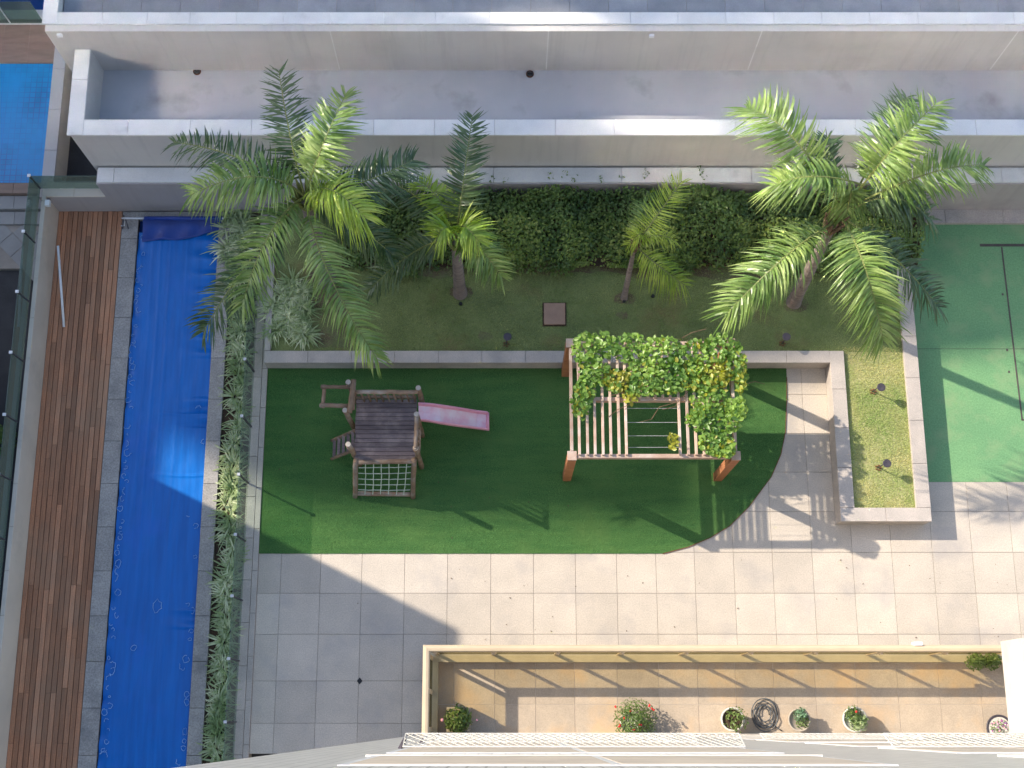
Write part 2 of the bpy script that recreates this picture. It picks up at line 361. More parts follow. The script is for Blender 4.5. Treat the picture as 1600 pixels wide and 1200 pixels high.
def leaves(cent, nrm, size, ar=.5, fold=.25, roll=None):
    """Folded diamond leaves: centres Nx3, normals Nx3 -> verts, faces."""
    n = len(cent); nrm = nrm / (np.linalg.norm(nrm, axis=1, keepdims=True) + 1e-9)
    a = rng.normal(size=(n, 3)); d = a - nrm * (a*nrm).sum(1, keepdims=True); d /= (np.linalg.norm(d, axis=1, keepdims=True) + 1e-9)
    s = np.cross(nrm, d); L = (size * rng.uniform(.65, 1.25, n))[:, None] if np.isscalar(size) else size[:, None]
    p0 = cent - d*L*.5; p1 = cent + d*L*.5; m0 = cent - d*L*.05
    l = m0 + s*L*ar*.5 + nrm*L*fold*.4; r = m0 - s*L*ar*.5 + nrm*L*fold*.4
    v = np.stack([p0, r, p1, l], 1).reshape(-1, 3)
    i = np.arange(n)*4
    f = np.stack([np.stack([i, i+1, i+2], 1), np.stack([i, i+2, i+3], 1)], 1).reshape(-1, 3)
    return v, f

# ------------------------------------------------------------------ key positions
Z_CAP = .50                                          # planter wall cap
XW = -5.20                                           # lawn's left edge
Y_TURF = P(700, 577)[1]; Y_PAVE = P(600, 865)[1]
Y_WALL = 11.20                                       # inner face of the boundary wall
Y_COURT = P(1520, 753)[1]
PX_L0, PX_L1 = P(1314, 805, Z_CAP)[0], P(1333, 760, Z_CAP)[0]
PX_R0, PX_R1 = P(1431, 780, Z_CAP)[0], P(1455, 805, Z_CAP)[0]
PY_B0, PY_B1 = P(1390, 814, Z_CAP)[1], P(1390, 793, Z_CAP)[1]
PY_T0, PY_T1 = P(700, 566, Z_CAP)[1], P(700, 548, Z_CAP)[1]
X_FAC, Y_FAC = P(660, 1147)[0], -.22
XD0, XD1 = -10.11, P(146, 890)[0]                    # deck
XP0, XP1 = P(173, 900)[0], P(309, 900)[0]            # pool opening
XB0 = P(332, 900)[0]                                 # planting bed's left edge
XG = P(393, 668)[0]                                  # glass fence foot

# ------------------------------------------------------------------ setting
g = MB().box(-600, 600, -600, 600, -1.2, -.45).build('ground', 'asphalt'); g['kind'] = 'structure'

pav = sheet('paving', [(XW-.02, -.6), (14.5, -.6), (14.5, Y_COURT), (PX_R1, Y_COURT), (PX_R1, PY_B0+.1), (PX_L1, PY_B0+.1), (PX_L1, PY_T0+.05), (XW-.02, PY_T0+.05)], -.012, 'joint', thick=.4)
xs = [XW, -4.72, -3.886, -3.02, -2.12, -1.22, -.31, .587, 1.468, 2.336, 3.163, 3.977, 4.80, 5.62, 6.46, 7.31, 8.14, 9.0, 9.84, 10.7, 11.55, 12.4, 13.25, 14.1]
ys = [-.6, 0, .84, 1.784, 2.627, 3.483, 4.35, 5.2, 6.05, 6.92, PY_T0+.03]
arc_px = [(1229, 590), (1229, 625), (1227, 675), (1220, 710), (1205, 745), (1170, 792), (1140, 822), (1110, 840), (1075, 855), (1037, 863)]
arc = [tuple(P(*a)[:2]) for a in arc_px]
def in_turf(x, y):
    if y < Y_PAVE + .02 or x > 6.15: return False
    if x < 3.1: return y > Y_PAVE
    for (xa, ya), (xb, yb) in zip(arc[1:], arc[2:]):
        if min(xa, xb) <= x <= max(xa, xb): return y > ya + (yb-ya)*(x-xa)/(xb-xa)
    return y > arc[1][1]
J = .0035
for i in range(len(xs)-1):
    for j in range(len(ys)-1):
        x0, x1, y0, y1 = xs[i], xs[i+1], ys[j], ys[j+1]
        if all(in_turf(a, b) for a in (x0, x1, (x0+x1)/2) for b in (y0, y1)): continue
        if x0 > -1.3 or x1 > -1.5:                                     # beside and in front of the terrace
            if x0 > -1.5:
                if y1 < 1.4: continue
                y0 = max(y0, 1.40)
        if x1 > PX_L0 and y0 > PY_B0: 
            if x0 < PX_L0: x1 = PX_L0 - .001 + J
            elif x0 < PX_R1 or y0 > Y_COURT: continue
        if x0 > PX_R1-1 and y1 > Y_COURT: 
            if y0 > Y_COURT: continue
            y1 = Y_COURT
            x0 = max(x0, PX_R1)
        elif x0 < PX_R1 and x1 > PX_L1 and y1 > PY_B0 and y0 < PY_B0: pass
        if x1 - x0 < .08: continue
        dz = random.uniform(-.0015, .0015)
        piece('paving_slab', x0+J, x1-J, y0+J, y1-J, -.03, dz, 'granite', pav, ch=.003)

turf_poly = [(XW, Y_PAVE), (arc[-1][0], Y_PAVE)] + arc[::-1][1:] + [(arc[0][0], PY_T0 + .0), (XW, PY_T0)]
turf = MB().prism(turf_poly, .004, .016).build('turf', 'turf'); turf['kind'] = 'structure'
edg = MB()
ep = [(arc[-1][0]-.02, Y_PAVE-.004)] + arc[::-1][1:]
for a, b in zip(ep, ep[1:]): edg.beam((*a, .012), (*b, .012), .014, .02)
edg.build('turf_edging', 'rust', turf)

court = sheet('court', [(PX_R1-.25, Y_COURT), (16, Y_COURT), (16, 11.0), (PX_R1-.25, 11.0)], 0.0, 'court', thick=.4)
ln = MB()
a = P(1531, 383); b = P(1700, 383); ln.box(a[0], b[0], a[1]-.035, a[1]+.03, .001, .005)
a = P(1565, 386); b = P(1597, 656)
ln.beam((a[0], a[1], .004), (b[0], b[1], .004), .035, .003)
ln.box(b[0]-.015, 16, b[1]-.02, b[1]+.02, .001, .0055)
for (px, py) in ((1571, 460), (1578, 547), (1581, 581)):
    q = P(px-3, py); ln.box(q[0]-.04, q[0]+.0, q[1]-.025, q[1]+.025, .001, .006)
for (x0, x1, yy) in ((PX_R1-.2, 16, P(1500, 545)[1]),): ln.box(x0, x1, yy-.004, yy+.004, .0005, .0025)
tag(ln.build('court_marking', 'court_line'), kind='structure')

def turf_blades(n=110000):
    x = rng.uniform(XW, 6.2, n); y = rng.uniform(Y_PAVE-.01, PY_T0, n)
    ax = np.array([a[0] for a in arc[1:]])[::-1]; ay = np.array([a[1] for a in arc[1:]])[::-1]
    keep = (x < 3.2) | (y > np.interp(x, ax, ay) - .012)
    keep &= x < np.where(y > arc[1][1], arc[0][0]+.01, 6.2)
    x, y = x[keep], y[keep]; n = len(x)
    a = rng.uniform(0, 6.283, n); h = rng.uniform(.012, .028, n); wd = rng.uniform(.003, .006, n)
    p = np.stack([x, y, np.full(n, .015)], 1); s_ = np.stack([-np.sin(a), np.cos(a), np.zeros(n)], 1)
    tip = p + np.stack([np.cos(a)*h*.8, np.sin(a)*h*.8 + h*.35, h*.8], 1)
    v = np.stack([p - s_*wd[:,None], p + s_*wd[:,None], tip], 1).reshape(-1, 3); i = np.arange(n)*3
    tag(raw('turf_pile', v, np.stack([i, i+1, i+2], 1), 'turf_blade', turf), kind='stuff')
turf_blades()

# pool surround, deck, planting bed
base = sheet('poolside', rect(XD0-.4, XG+.1, -1.5, Y_WALL+.1), -.16, 'joint', thick=.3)
deck = sheet('deck', rect(XD0, XD1, -1.5, Y_WALL), -.035, 'black', thick=.12)
nb = 13; bw = (XD1 - XD0) / nb
for i in range(nb):
    y = -1.5
    while y < Y_WALL - .01:
        L = random.choice([1.1, 2.1, 2.8, 3.4, 4.2]); y2 = min(Y_WALL, y + L)
        if Y_WALL - y2 < .3: y2 = Y_WALL
        piece('board', XD0+i*bw+.006, XD0+(i+1)*bw-.006, y+.002, y2-.002, -.035, random.uniform(-.004, .002), 'deck', deck)
        y = y2
sur = sheet('pool_surround', rect(XD1, XP0, -1.5, Y_WALL), -.03, 'joint', thick=.2)
for (x0, x1) in ((XD1+.01, XP0), (XP1, XB0)):
    y = Y_WALL - .12 - .55
    piece('coping_stone', x0, x1, y+.004, Y_WALL-.03, -.10, .02, 'coping', sur)
    while y > -1.4:
        piece('coping_stone', x0, x1, y-.93+.004, y-.004, -.10, .02, 'coping', sur); y -= .93
piece('coping_stone', XP0+.004, XP1-.004, Y_WALL-.2, Y_WALL-.02, -.10, .02, 'coping', sur)
pb = MB(); pb.box(XP0-.02, XP0, -1.5, Y_WALL, -1.0, -.1); pb.box(XP1, XP1+.02, -1.5, Y_WALL, -1.0, -.1)
tag(MB().box(XP0, XP1, -1.5, Y_WALL-.2, -.42, -.12).build('pool_water', 'pool_deep'), kind='structure')
bed = sheet('planting_bed', rect(XB0, XG-.03, -1.5, Y_WALL), -.05, 'soil', thick=.15)
ks = sheet('kerb', rect(XG-.03, XW, -1.5, Y_WALL), .01, 'joint', thick=.3)
y = -1.5
while y < Y_WALL - .05:
    y2 = min(Y_WALL, y+.88)
    piece('kerb_stone', XG-.03, XG+.17, y+.004, y2-.004, -.02, .05, 'granite_cap', ks)
    piece('kerb_stone', XG+.178, XW-.003, y+.2, min(Y_WALL, y2+.2)-.008, -.02, .045, 'granite_cap', ks)
    y = y2

# ------------------------------------------------------------------ pool cover
nx, ny = 70, 520
X = np.linspace(XP0+.015, XP1-.01, nx); Y = np.linspace(-1.3, Y_WALL-.5, ny)
XX, YY = np.meshgrid(X, Y)
def vnoise(x, y, s):
    ph = rng.uniform(0, 6.28, (8, 2)); k = rng.normal(size=(8, 2)) * s; z = 0
    for i in range(8): z = z + np.sin(k[i,0]*x + k[i,1]*y + ph[i,0])
    return z / 8
u = (XX - XP0) / (XP1 - XP0)
ZZ = .012*vnoise(XX, YY, 2.5) + .004*vnoise(XX, YY, 8)
edge = np.exp(-((1-u)/.22)**2)
ZZ += edge * .034 * (np.sin(YY*17 + 2.5*vnoise(XX, YY, 2)) * (vnoise(XX*0, YY, 1.6) > 0.05))
ZZ += np.exp(-(u/.06)**2) * .022*np.sin(YY*9 + vnoise(XX, YY, 4)*4)
for c_, a_ in ((.30, .005), (.42, .004), (.20, .003), (.63, .003)):
    ZZ += a_*np.exp(-((u - c_ - .01*np.sin(YY))/.012)**2)
for yc in (P(300, 741)[1], P(300, 645)[1]):
    ZZ += .018*np.exp(-((YY - yc - .03*np.sin(6*u))/.025)**2) * np.clip((u-.35)*3, 0, 1)
ZZ += -.055
v = np.stack([XX, YY, ZZ], -1).reshape(-1, 3)
idx = np.arange(nx*ny).reshape(ny, nx)
f = np.stack([idx[:-1,:-1], idx[:-1,1:], idx[1:,1:], idx[1:,:-1]], -1).reshape(-1, 4)
cover = thing('pool_cover', ((XP0+XP1)/2, 5, -.06), 'bright blue sheet stretched over the narrow pool, wrinkled along its edges', 'pool cover')
raw('cover_sheet', v, f, 'tarp', cover, True)
# folded end
a0 = P(218, 344); 
fx = np.linspace(P(224, 360)[0], P(346, 360)[0], 40); ft = np.linspace(0, 1, 24)
FX, FT = np.meshgrid(fx, ft)
ytop = Y_WALL - .22; s_ = (FX - fx[0])/(fx[-1]-fx[0])
ybot = P(230, 378)[1] + (P(340, 362)[1]-P(230, 378)[1])*s_**1.4 + .03*np.sin(s_*9)
FY = ytop + (ybot-ytop)*FT
FZ = .10*(1-FT)**2 + .02 + .02*np.sin(s_*22 + FT*2)*FT + .014*vnoise(FX, FY, 7)
FZ[-1] -= .045
v = np.stack([FX, FY, FZ], -1).reshape(-1, 3); idx = np.arange(40*24).reshape(24, 40)
f = np.stack([idx[:-1,:-1], idx[:-1,1:], idx[1:,1:], idx[1:,:-1]], -1).reshape(-1, 4)
raw('folded_flap', v, f, 'tarp_fold', cover, True)
# trapped water marks along the seams
wm = MB()
def squig(px, py, r, turns=1.0, z=-.03):
    c = P(px, py, -.04); n = 12; ph = random.uniform(0, 6.28); e = random.uniform(.6, 1.5)
    pts = [(c[0] + r*math.cos(ph+turns*6.283*k/n)*(1+.3*random.uniform(-1,1)), c[1] + e*r*math.sin(ph+turns*6.283*k/n)*(1+.3*random.uniform(-1,1)), z) for k in range(n+1)]
    wm.tube(pts, .007, 4)
yy = 372
while yy < 1195:
    xl = 212.5 - (yy-360)*.075 + 9
    if random.random() < .8: squig(xl + random.uniform(-2, 6), yy, random.uniform(.025, .07), random.uniform(.4, 1.0))
    yy += random.uniform(7, 15)
for (px, py, r, t) in ((246, 947, .09, 1), (209, 1012, .055, 1), (293, 945, .05, .6), (301, 954, .04, .7), (299, 986, .05, .9), (297, 999, .04, 1), (291, 1030, .07, .9), (285, 1040, .06, .5),
                       (292, 1085, .055, 1), (292, 1097, .05, 1), (289, 1143, .05, 1), (288, 1158, .04, 1), (287, 1169, .05, 1), (279, 1190, .05, .5), (306, 822, .05, .8), (305, 870, .04, .8), (295, 805, .05, .3), (310, 640, .06, .4), (318, 690, .05, .6)):
    squig(px, py, r, t)
tag(wm.build('water_mark', 'puddle', cover), kind='stuff')
# roller
rl = thing('cover_roller', P(190, 345), 'white tube roller with crank stand at the wall end of the covered pool', 'roller')
zr = .30
a = P(192, 341, zr); b = P(347, 343, zr)
MB().tube([a, (P(226, 341, zr)[0], a[1], zr)], .025, 10).build('tube', 'steel', rl, True)
MB().tube([(P(226, 341, zr)[0], a[1], zr), (b[0], a[1], zr)], .045, 10, jit=.05).build('rolled_sheet', 'tarp_fold', rl, True)
MB().tube([(b[0]-.04, a[1], zr), (b[0]+.03, a[1], zr)], .022, 10).build('end_cap', 'white_plastic', rl)
st = MB(); c = P(196, 347, .02)
for s in (-1, 1): st.tube([(c[0]-.05, c[1]+s*.16, .02), (a[0]+.02, a[1], zr)], .014, 6)
st.tube([(c[0]-.05, c[1]-.16, .03), (c[0]-.05, c[1]+.16, .03)], .014, 6); st.tube([(c[0]+.08, c[1]-.16, .03), (a[0]+.05, a[1], zr-.02)], .012, 6)
st.build('stand', 'dark_metal', rl)
MB().tube([(a[0]-.02, a[1], zr), (a[0]-.02, a[1]+.06, zr-.12), (a[0]-.02, a[1]-.1, zr-.2), (a[0]-.09, a[1]-.1, zr-.2)], .014, 6).build('crank_handle', 'white_plastic', rl)
# pole on the deck
a = P(90.5, 384, .55); b = P(100, 511, .02)
pl = MB().tube([a, b], .028, 10).build('cleaning_pole', 'white_plastic', None, True)
tag(pl, 'long pale tube leaning from the parapet onto the brown deck boards', 'pole')

# ------------------------------------------------------------------ left parapet and glass railing
HP = .85
xi = XD0; xo = P(30, 662, HP)[0]
pw = thing('parapet_wall', (xi-.1, 5, 0), 'long beige parapet wall with stone capping beside the brown deck', 'wall')
MB().box(xo+.012, xi, -1.5, Y_WALL+.04, -.45, HP-.04).build('wall', 'plaster_warm', pw)
y = -1.5
while y < Y_WALL+.2:
    y2 = min(Y_WALL+.24, y+.9); piece('cap_stone', xo, xi+.006, y+.003, y2-.003, HP-.04, HP, 'plaster_warm', pw); y = y2
def glass_rail(root, x, y0, y1, z0, z1, posts, mglass, along='y'):
    for k in range(len(posts)-1):
        a, b = posts[k], posts[k+1]
        if along == 'y': MB().box(x-.005, x+.005, a+.015, b-.015, z0, z1).build('pane', mglass, root)
        else: MB().box(a+.015, b-.015, x-.005, x+.005, z0, z1).build('pane', mglass, root)
gr = thing('glass_railing', (xo+.05, 5, HP), 'green glass railing with small white clamps along the beige parapet', 'railing')
zg = HP + .66; xg = P(54, 383, HP)[0]
posts = sorted([P(px, py, zg)[1] for px, py in ((36, 362), (28, 456), (19, 551), (9.5, 648), (2, 741))])
d = posts[1]-posts[0]
while posts[0] > -1.2: posts.insert(0, posts[0]-d)
posts.append(P(43, 275, zg)[1])
glass_rail(gr, xg, 0, 0, HP+.001, zg, posts, 'glass_green')
for yv in posts:
    p = MB().box(xg-.02, xg+.02, yv-.012, yv+.012, HP+.001, zg+.012).build('post', 'dark_metal', gr)
    MB().box(xg-.035, xg+.03, yv-.03, yv+.03, zg+.012, zg+.04).build('clamp', 'white_plastic', p)
ye = posts[-1]
x2 = P(172, 300, HP)[0]
MB().box(xg+.02, x2, ye-.005, ye+.005, HP+.001, zg).build('pane', 'glass_green', gr)
MB().box(x2, x2+.025, ye-.02, ye+.02, HP+.001, zg).build('post', 'steel', gr)
cb = thing('wall_fixture', P(76, 320, HP), 'small white box fixed at the corner of the beige parapet above the deck', 'fixture')
c = P(76, 318, HP); MB().box(c[0]-.05, c[0]+.05, c[1]-.08, c[1]+.05, HP, HP+.1).build('housing', 'white_plastic', cb)
MB().box(c[0]-.025, c[0]+.03, c[1]+.05, c[1]+.10, HP, HP+.05).build('bracket', 'dark_metal', cb)

# ------------------------------------------------------------------ boundary wall
bwl = thing('boundary_wall', (2, Y_WALL+.1, 0), 'long rendered boundary wall with pale capping behind the hedge and palms', 'wall')
HB = 1.55; xs_ = P(166, 290, HP)[0]
yc0, yc1 = P(700, 284, HB)[1], P(700, 263, HB)[1]
MB().box(XD0-.2, xs_, Y_WALL, yc1, -.45, HP-.04).build('low_wall', 'plaster_pink', bwl)
piece('cap_stone', XD0-.02, -9.5, Y_WALL-.005, yc1-.02, HP-.04, HP+.002, 'plaster_warm', bwl); piece('cap_stone', -9.494, xs_-.004, Y_WALL-.005, yc1-.02, HP-.04, HP+.002, 'plaster_warm', bwl)
MB().box(xs_, 18, Y_WALL, yc1, -.45, HB-.04).build('wall', 'plaster_pink', bwl)
x = xs_ + .02
for jx in [P(q, 272, HB)[0] for q in (178, 375, 573, 771, 971, 1174, 1370, 1565, 1765, 1900)]:
    piece('cap_stone', x+.004, jx-.004, yc0-.01, yc1+.02, HB-.04, HB, 'cap_white', bwl); x = jx
pl = thing('wall_plinth', (12, Y_WALL, 0), 'low granite plinth under the boundary wall beside the green court', 'plinth')
x = 8.6
while x < 16: piece('kerb_stone', x+.004, x+1.3-.004, P(1500, 351)[1], Y_WALL-.002, -.1, .10, 'granite_cap', pl); x += 1.3

# ------------------------------------------------------------------ neighbour's stepped terrace
ZN1, ZN0, ZN2 = 3.10, 2.20, 3.86
yf = P(800, 209, ZN1)[1]; yb = P(800, 187, ZN1)[1]; yu = P(800, 110, ZN0)[1]
yu0, yu1 = P(800, 37, ZN2)[1], P(800, 19, ZN2)[1]
xa0, xa1 = P(105, 200, ZN1)[0], P(131, 190, ZN1)[0]
nw = thing('neighbour_terrace', (2, yf, 0), 'stepped pale terrace wall with gutter and two rows of capping beyond the boundary', 'building')
XE = 20
MB().box(xa0+.05, XE, yf, yb, -.45, ZN1-.05).add([], []).build('lower_wall', 'plaster', nw)
MB().box(xa0+.05, xa1, yb, yu, -.45, ZN1-.05).build('side_wall', 'plaster', nw)
fl = MB().box(xa1, XE, yb, yu, ZN0-.2, ZN0).build('gutter_floor', 'membrane', nw)
x = xa1; js = [P(q, 197, ZN1)[0] for q in (200, 297, 393, 488, 584, 679, 773, 868, 960, 1055, 1149, 1243, 1337, 1431, 1525, 1620, 1720, 1830)]
for jx in js: piece('cap_stone', x+.004, jx-.004, yf-.03, yb+.005, ZN1-.05, ZN1, 'cap_white', nw); x = jx
y = yf - .03
while y < yu - .05:
    y2 = min(yu-.003, y+1.25); piece('cap_stone', xa0, xa1-.001, y+.004, y2-.004, ZN1-.05, ZN1+.001, 'cap_white', nw); y = y2
xu0, xu1 = P(66, 28, ZN2)[0], P(90, 15, ZN2)[0]
MB().box(xu0+.06, XE, yu, yu+.3, -.45, ZN2-.05).build('upper_wall', 'plaster', nw)
MB().box(xu0+.06, xu1-.02, yu+.3, 19, -.45, ZN2-.05).build('side_wall', 'plaster', nw)
x = xu1
for jx in [P(q, 28, ZN2)[0] for q in (160, 230, 297, 370, 443, 516, 600, 680, 765, 838, 911, 985, 1059, 1134, 1209, 1284, 1359, 1434, 1509, 1584, 1660, 1740, 1830)]:
    piece('cap_stone', x+.003, jx-.003, yu0, yu1, ZN2-.05, ZN2, 'cap_white', nw); x = jx
y = yu0
while y < 18: piece('cap_stone', xu0, xu1, y+.004, y+1.4-.004, ZN2-.05, ZN2+.001, 'cap_white', nw); y += 1.4
MB().box(xu1, XE, yu+.3, 19, ZN2-.6, ZN2-.315).build('roof_bed', 'joint', nw)
x = xu1
while x < XE:
    for r in range(6): piece('roof_tile', x+.004, x+.8-.004, yu+.31+r*.8, yu+.31+(r+1)*.8-.008, ZN2-.315, ZN2-.30, 'roof_tile', nw)
    x += .8
for xg_ in (516, 857, 1190, 1590):                       # seams in the render
    a = P(xg_, 40, ZN2-.06); MB().box(a[0]-.012, a[0]+.012, yu-.004, yu, ZN0+.05, ZN2-.06).build('render_seam', 'cap_white', nw)
def drain(px, py, lab):
    c = P(px, py, ZN0); t = thing('roof_drain', c, lab, 'drain', 'roof drains in the gutter')
    MB().lathe((c[0], c[1], ZN0), [(.085, 0), (.085, .02), (.06, .02)], 16).build('ring', 'rust', t)
    s = MB()
    for k in range(-3, 4): s.box(c[0]+k*.02-.005, c[0]+k*.02+.005, c[1]-.055, c[1]+.055, ZN0+.01, ZN0+.03)
    s.tube([(c[0]-.05, c[1], ZN0+.04), (c[0]+.05, c[1], ZN0+.04)], .01, 6); s.build('grate', 'black', t)
drain(308, 112, 'rusty round drain in the pale gutter floor above the leftmost palm')
drain(828, 116, 'dark round drain in the middle of the pale gutter floor')
def flood(px, py, z, lab):
    c = P(px, py, z); t = thing('wall_light', c, lab, 'light', 'small wall lights'); h = .05
    MB().box(c[0]-h, c[0]+h, yu-.07, yu-.02, z-.06, z+.02).build('housing', 'white_plastic', t)
    MB().box(c[0]-.02, c[0]+.02, yu-.022, yu, z-.04, z).build('bracket', 'steel', t)
flood(95, 33, ZN2-.12, 'small white wall light under the capping at the corner of the terrace wall')
flood(1018, 43, ZN2-.14, 'small white wall light on the middle of the terrace wall')

# ------------------------------------------------------------------ neighbour's pool yard (upper left)
zy = 0.0; c0 = P(0, 100, zy); 
sheet('neighbour_pool', rect(-16, P(82, 200, zy)[0], P(20, 285, zy)[1], P(20, 99, zy)[1]), -.02, 'pool_mosaic', thick=.3)
yt = sheet('pool_yard', rect(-16, P(86, 70, zy)[0], P(20, 98.5, zy)[1], P(20, 38, zy)[1]), -.012, 'joint', thick=.3)
ty0, ty1 = P(20, 98, zy)[1], P(20, 38, zy)[1]
x = -16; xr = P(86, 70, zy)[0]
while x < xr - .01:
    x2 = min(xr, x+.6)
    for r in range(2): piece('floor_tile', x+.002, x2-.002, ty0+(ty1-ty0)*r/2+.002, ty0+(ty1-ty0)*(r+1)/2-.002, -.03, 0, 'brown_tile', yt)
    x = x2
ZS = .35; xa, xb = P(78, 150, ZS)[0], P(97, 150, ZS)[0]
dw = thing('divider_wall', (xa, 13, 0), 'narrow grey stone-topped wall between the small blue pool and the dark alley', 'wall')
ys0, ys1 = P(70, 300, ZS)[1], P(100, 20, ZS)[1]
MB().box(xa+.02, xb-.02, ys0, ys1, -.45, ZS-.05).build('wall', 'plaster', dw)
y = ys0
while y < ys1: piece('cap_stone', xa, xb, y+.004, y+1.02-.004, ZS-.05, ZS, 'membrane', dw); y += 1.02
pg = thing('pool_glass', P(20, 38), 'clear glass screen at the far end of the brown tiled yard', 'screen')
yg = P(20, 38, 0)[1] + .02
for (p0, p1) in ((-16, P(17, 38)[0]), (P(17, 38)[0], P(70, 38)[0])):
    MB().box(p0+.01, p1-.01, yg-.005, yg+.005, .02, .95).build('pane', 'glass_green', pg)
MB().box(P(17, 38)[0]-.012, P(17, 38)[0]+.012, yg-.02, yg+.02, 0, .97).build('post', 'steel', pg)
MB().box(-16, P(70, 38)[0], yg-.03, yg+.03, -.2, .02).build('base_channel', 'cap_white', pg)
sheet('far_pool', rect(-16, xb, yg+.35, 22), -.02, 'pool_deep', thick=.3)
MB().box(-16, xb, yg+.1, yg+.35, -.3, .02).build('far_coping', 'cap_white')['kind'] = 'structure'
py1, py0 = P(20, 285.5)[1], P(20, 302)[1]
st_ = sheet('yard_steps', rect(-16, P(70, 300)[0], P(20, 412)[1], py1-.001), -.32, 'joint', thick=.2)
x = -16; xr = P(72, 300)[0]
while x < xr:
    for (a_, b_, zt, m_) in ((py0, py1, 0.0, 'brown_tile'), (P(20, 323)[1], py0-.006, -.12, 'grey_tile'), (P(20, 344)[1], P(20, 323.5)[1]-.006, -.24, 'grey_tile')):
        piece('step_tile', x+.003, min(x+.6, xr)-.003, a_+.003, b_-.003, zt-.2, zt, m_, st_)
    x += .6
# diagonal tiles beyond the steps
tl = .42; cq = P(10, 375)
for i in range(-9, 7):
    for j in range(-9, 9):
        cx_, cy_ = cq[0] + (i+j)*tl*.7071, cq[1] + (i-j)*tl*.7071
        qx, qy = Q(cx_, cy_, -.3)
        if not (-60 < qx < 62) or qy < 356 or qy > 372 + .94*qx: continue
        o = piece('paving_tile', -tl/2+.006, tl/2-.006, -tl/2+.006, tl/2-.006, 0, .03, 'grey_tile', st_)
        o.location = (cx_ - WP[st_][0], cy_ - WP[st_][1], -.335 - WP[st_][2]); o.rotation_euler = (0, 0, math.pi/4)
def bush(name, px, py, z, r, h, n, m, lab, cat, size=.07, parent=None):
    c = P(px, py, z) if parent is None else np.array([px, py, z])
    d = rng.normal(size=(n, 3)); d /= np.linalg.norm(d, axis=1, keepdims=True); d[:, 2] = np.abs(d[:, 2])
    rad = rng.uniform(.45, 1, n)**.5
    p = c + d*rad[:, None]*np.array([r, r, h])
    v, f = leaves(p, d + rng.normal(size=(n, 3))*.5 + [0, 0, .4], size)
    o = raw(name, v, f, m, parent)
    if parent is None: tag(o, lab, cat)
    return o
bush('street_shrub', 4, 690, -.4, .35, .9, 900, 'hedge_leaf', 'leafy shrub growing below the green glass railing at the edge of the street', 'shrub')

# ------------------------------------------------------------------ planter walls, raised lawn, grass
pk = thing('planter_wall', (2, PY_T0, 0), 'low granite planter wall round the raised lawn, turning beside the green court', 'wall')
ZC = Z_CAP - .05
MB().box(XW, PX_L1, PY_T0, PY_T1, -.2, ZC).build('wall', 'granite_cap', pk)
MB().box(PX_L0, PX_L1, PY_B0, PY_T0, -.2, ZC).build('wall', 'granite_cap', pk)
MB().box(PX_L1, PX_R1, PY_B0, PY_B1, -.2, ZC).build('wall', 'granite_cap', pk)
MB().box(PX_R0, PX_R1, PY_B1, Y_WALL-.3, -.2, ZC).build('wall', 'granite_cap', pk)
MB().box(XW, XW+.12, PY_T1, Y_WALL, -.2, ZC).build('wall', 'granite_cap', pk)
E_ = .008
def caps_x(x0, x1, y0, y1, L=.95):
    n = max(1, round((x1-x0)/L))
    for k in range(n): piece('cap_stone', x0+(x1-x0)*k/n+.003, x0+(x1-x0)*(k+1)/n-.003, y0, y1, ZC, Z_CAP, 'granite_cap', pk)
def caps_y(x0, x1, y0, y1, L=.95):
    n = max(1, round((y1-y0)/L))
    for k in range(n): piece('cap_stone', x0, x1, y0+(y1-y0)*k/n+.003, y0+(y1-y0)*(k+1)/n-.003, ZC, Z_CAP, 'granite_cap', pk)
caps_x(XW, PX_L0-.006, PY_T0-E_, PY_T1)
caps_y(PX_L0-E_, PX_L1, PY_B1, PY_T1)
caps_x(PX_L0-E_, PX_R1+E_, PY_B0-E_, PY_B1-.003, 1.0)
caps_y(PX_R0, PX_R1+E_, PY_B1, Y_WALL-.3)
caps_y(XW, XW+.12, PY_T1+.004, Y_WALL-.02)
ZL = .42
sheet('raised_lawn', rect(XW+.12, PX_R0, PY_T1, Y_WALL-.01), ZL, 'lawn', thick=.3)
sheet('grass_strip', rect(PX_L1, PX_R0, PY_B1, PY_T1-.001), ZL-.004, 'lawn_sunlit', thick=.3)
def blades(n, x0, x1, y0, y1, test=None):
    p = np.stack([rng.uniform(x0, x1, n), rng.uniform(y0, y1, n), np.full(n, ZL)], 1)
    dens = .5 + .5*np.sin(p[:,0]*2.1+1)*np.sin(p[:,1]*2.7)
    p = p[rng.uniform(size=n) < .55 + .45*dens]
    n = len(p); a = rng.uniform(0, 6.283, n); h = rng.uniform(.015, .04, n); w_ = rng.uniform(.004, .007, n)
    d = np.stack([np.cos(a), np.sin(a), np.zeros(n)], 1); s = np.stack([-np.sin(a), np.cos(a), np.zeros(n)], 1)
    tip = p + d*(rng.uniform(.3, 1.3, n)*h)[:, None] + np.array([0,0,1.])*h[:, None]*.8
    v = np.stack([p - s*w_[:,None], p + s*w_[:,None], tip], 1).reshape(-1, 3); i = np.arange(n)*3
    return v, np.stack([i, i+1, i+2], 1)
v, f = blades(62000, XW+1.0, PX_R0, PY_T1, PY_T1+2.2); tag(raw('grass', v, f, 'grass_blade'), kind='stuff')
v, f = blades(26000, PX_L1, PX_R0, PY_B1, PY_T1+.1); tag(raw('sunlit_grass', v, f, 'grass_sunlit'), kind='stuff')

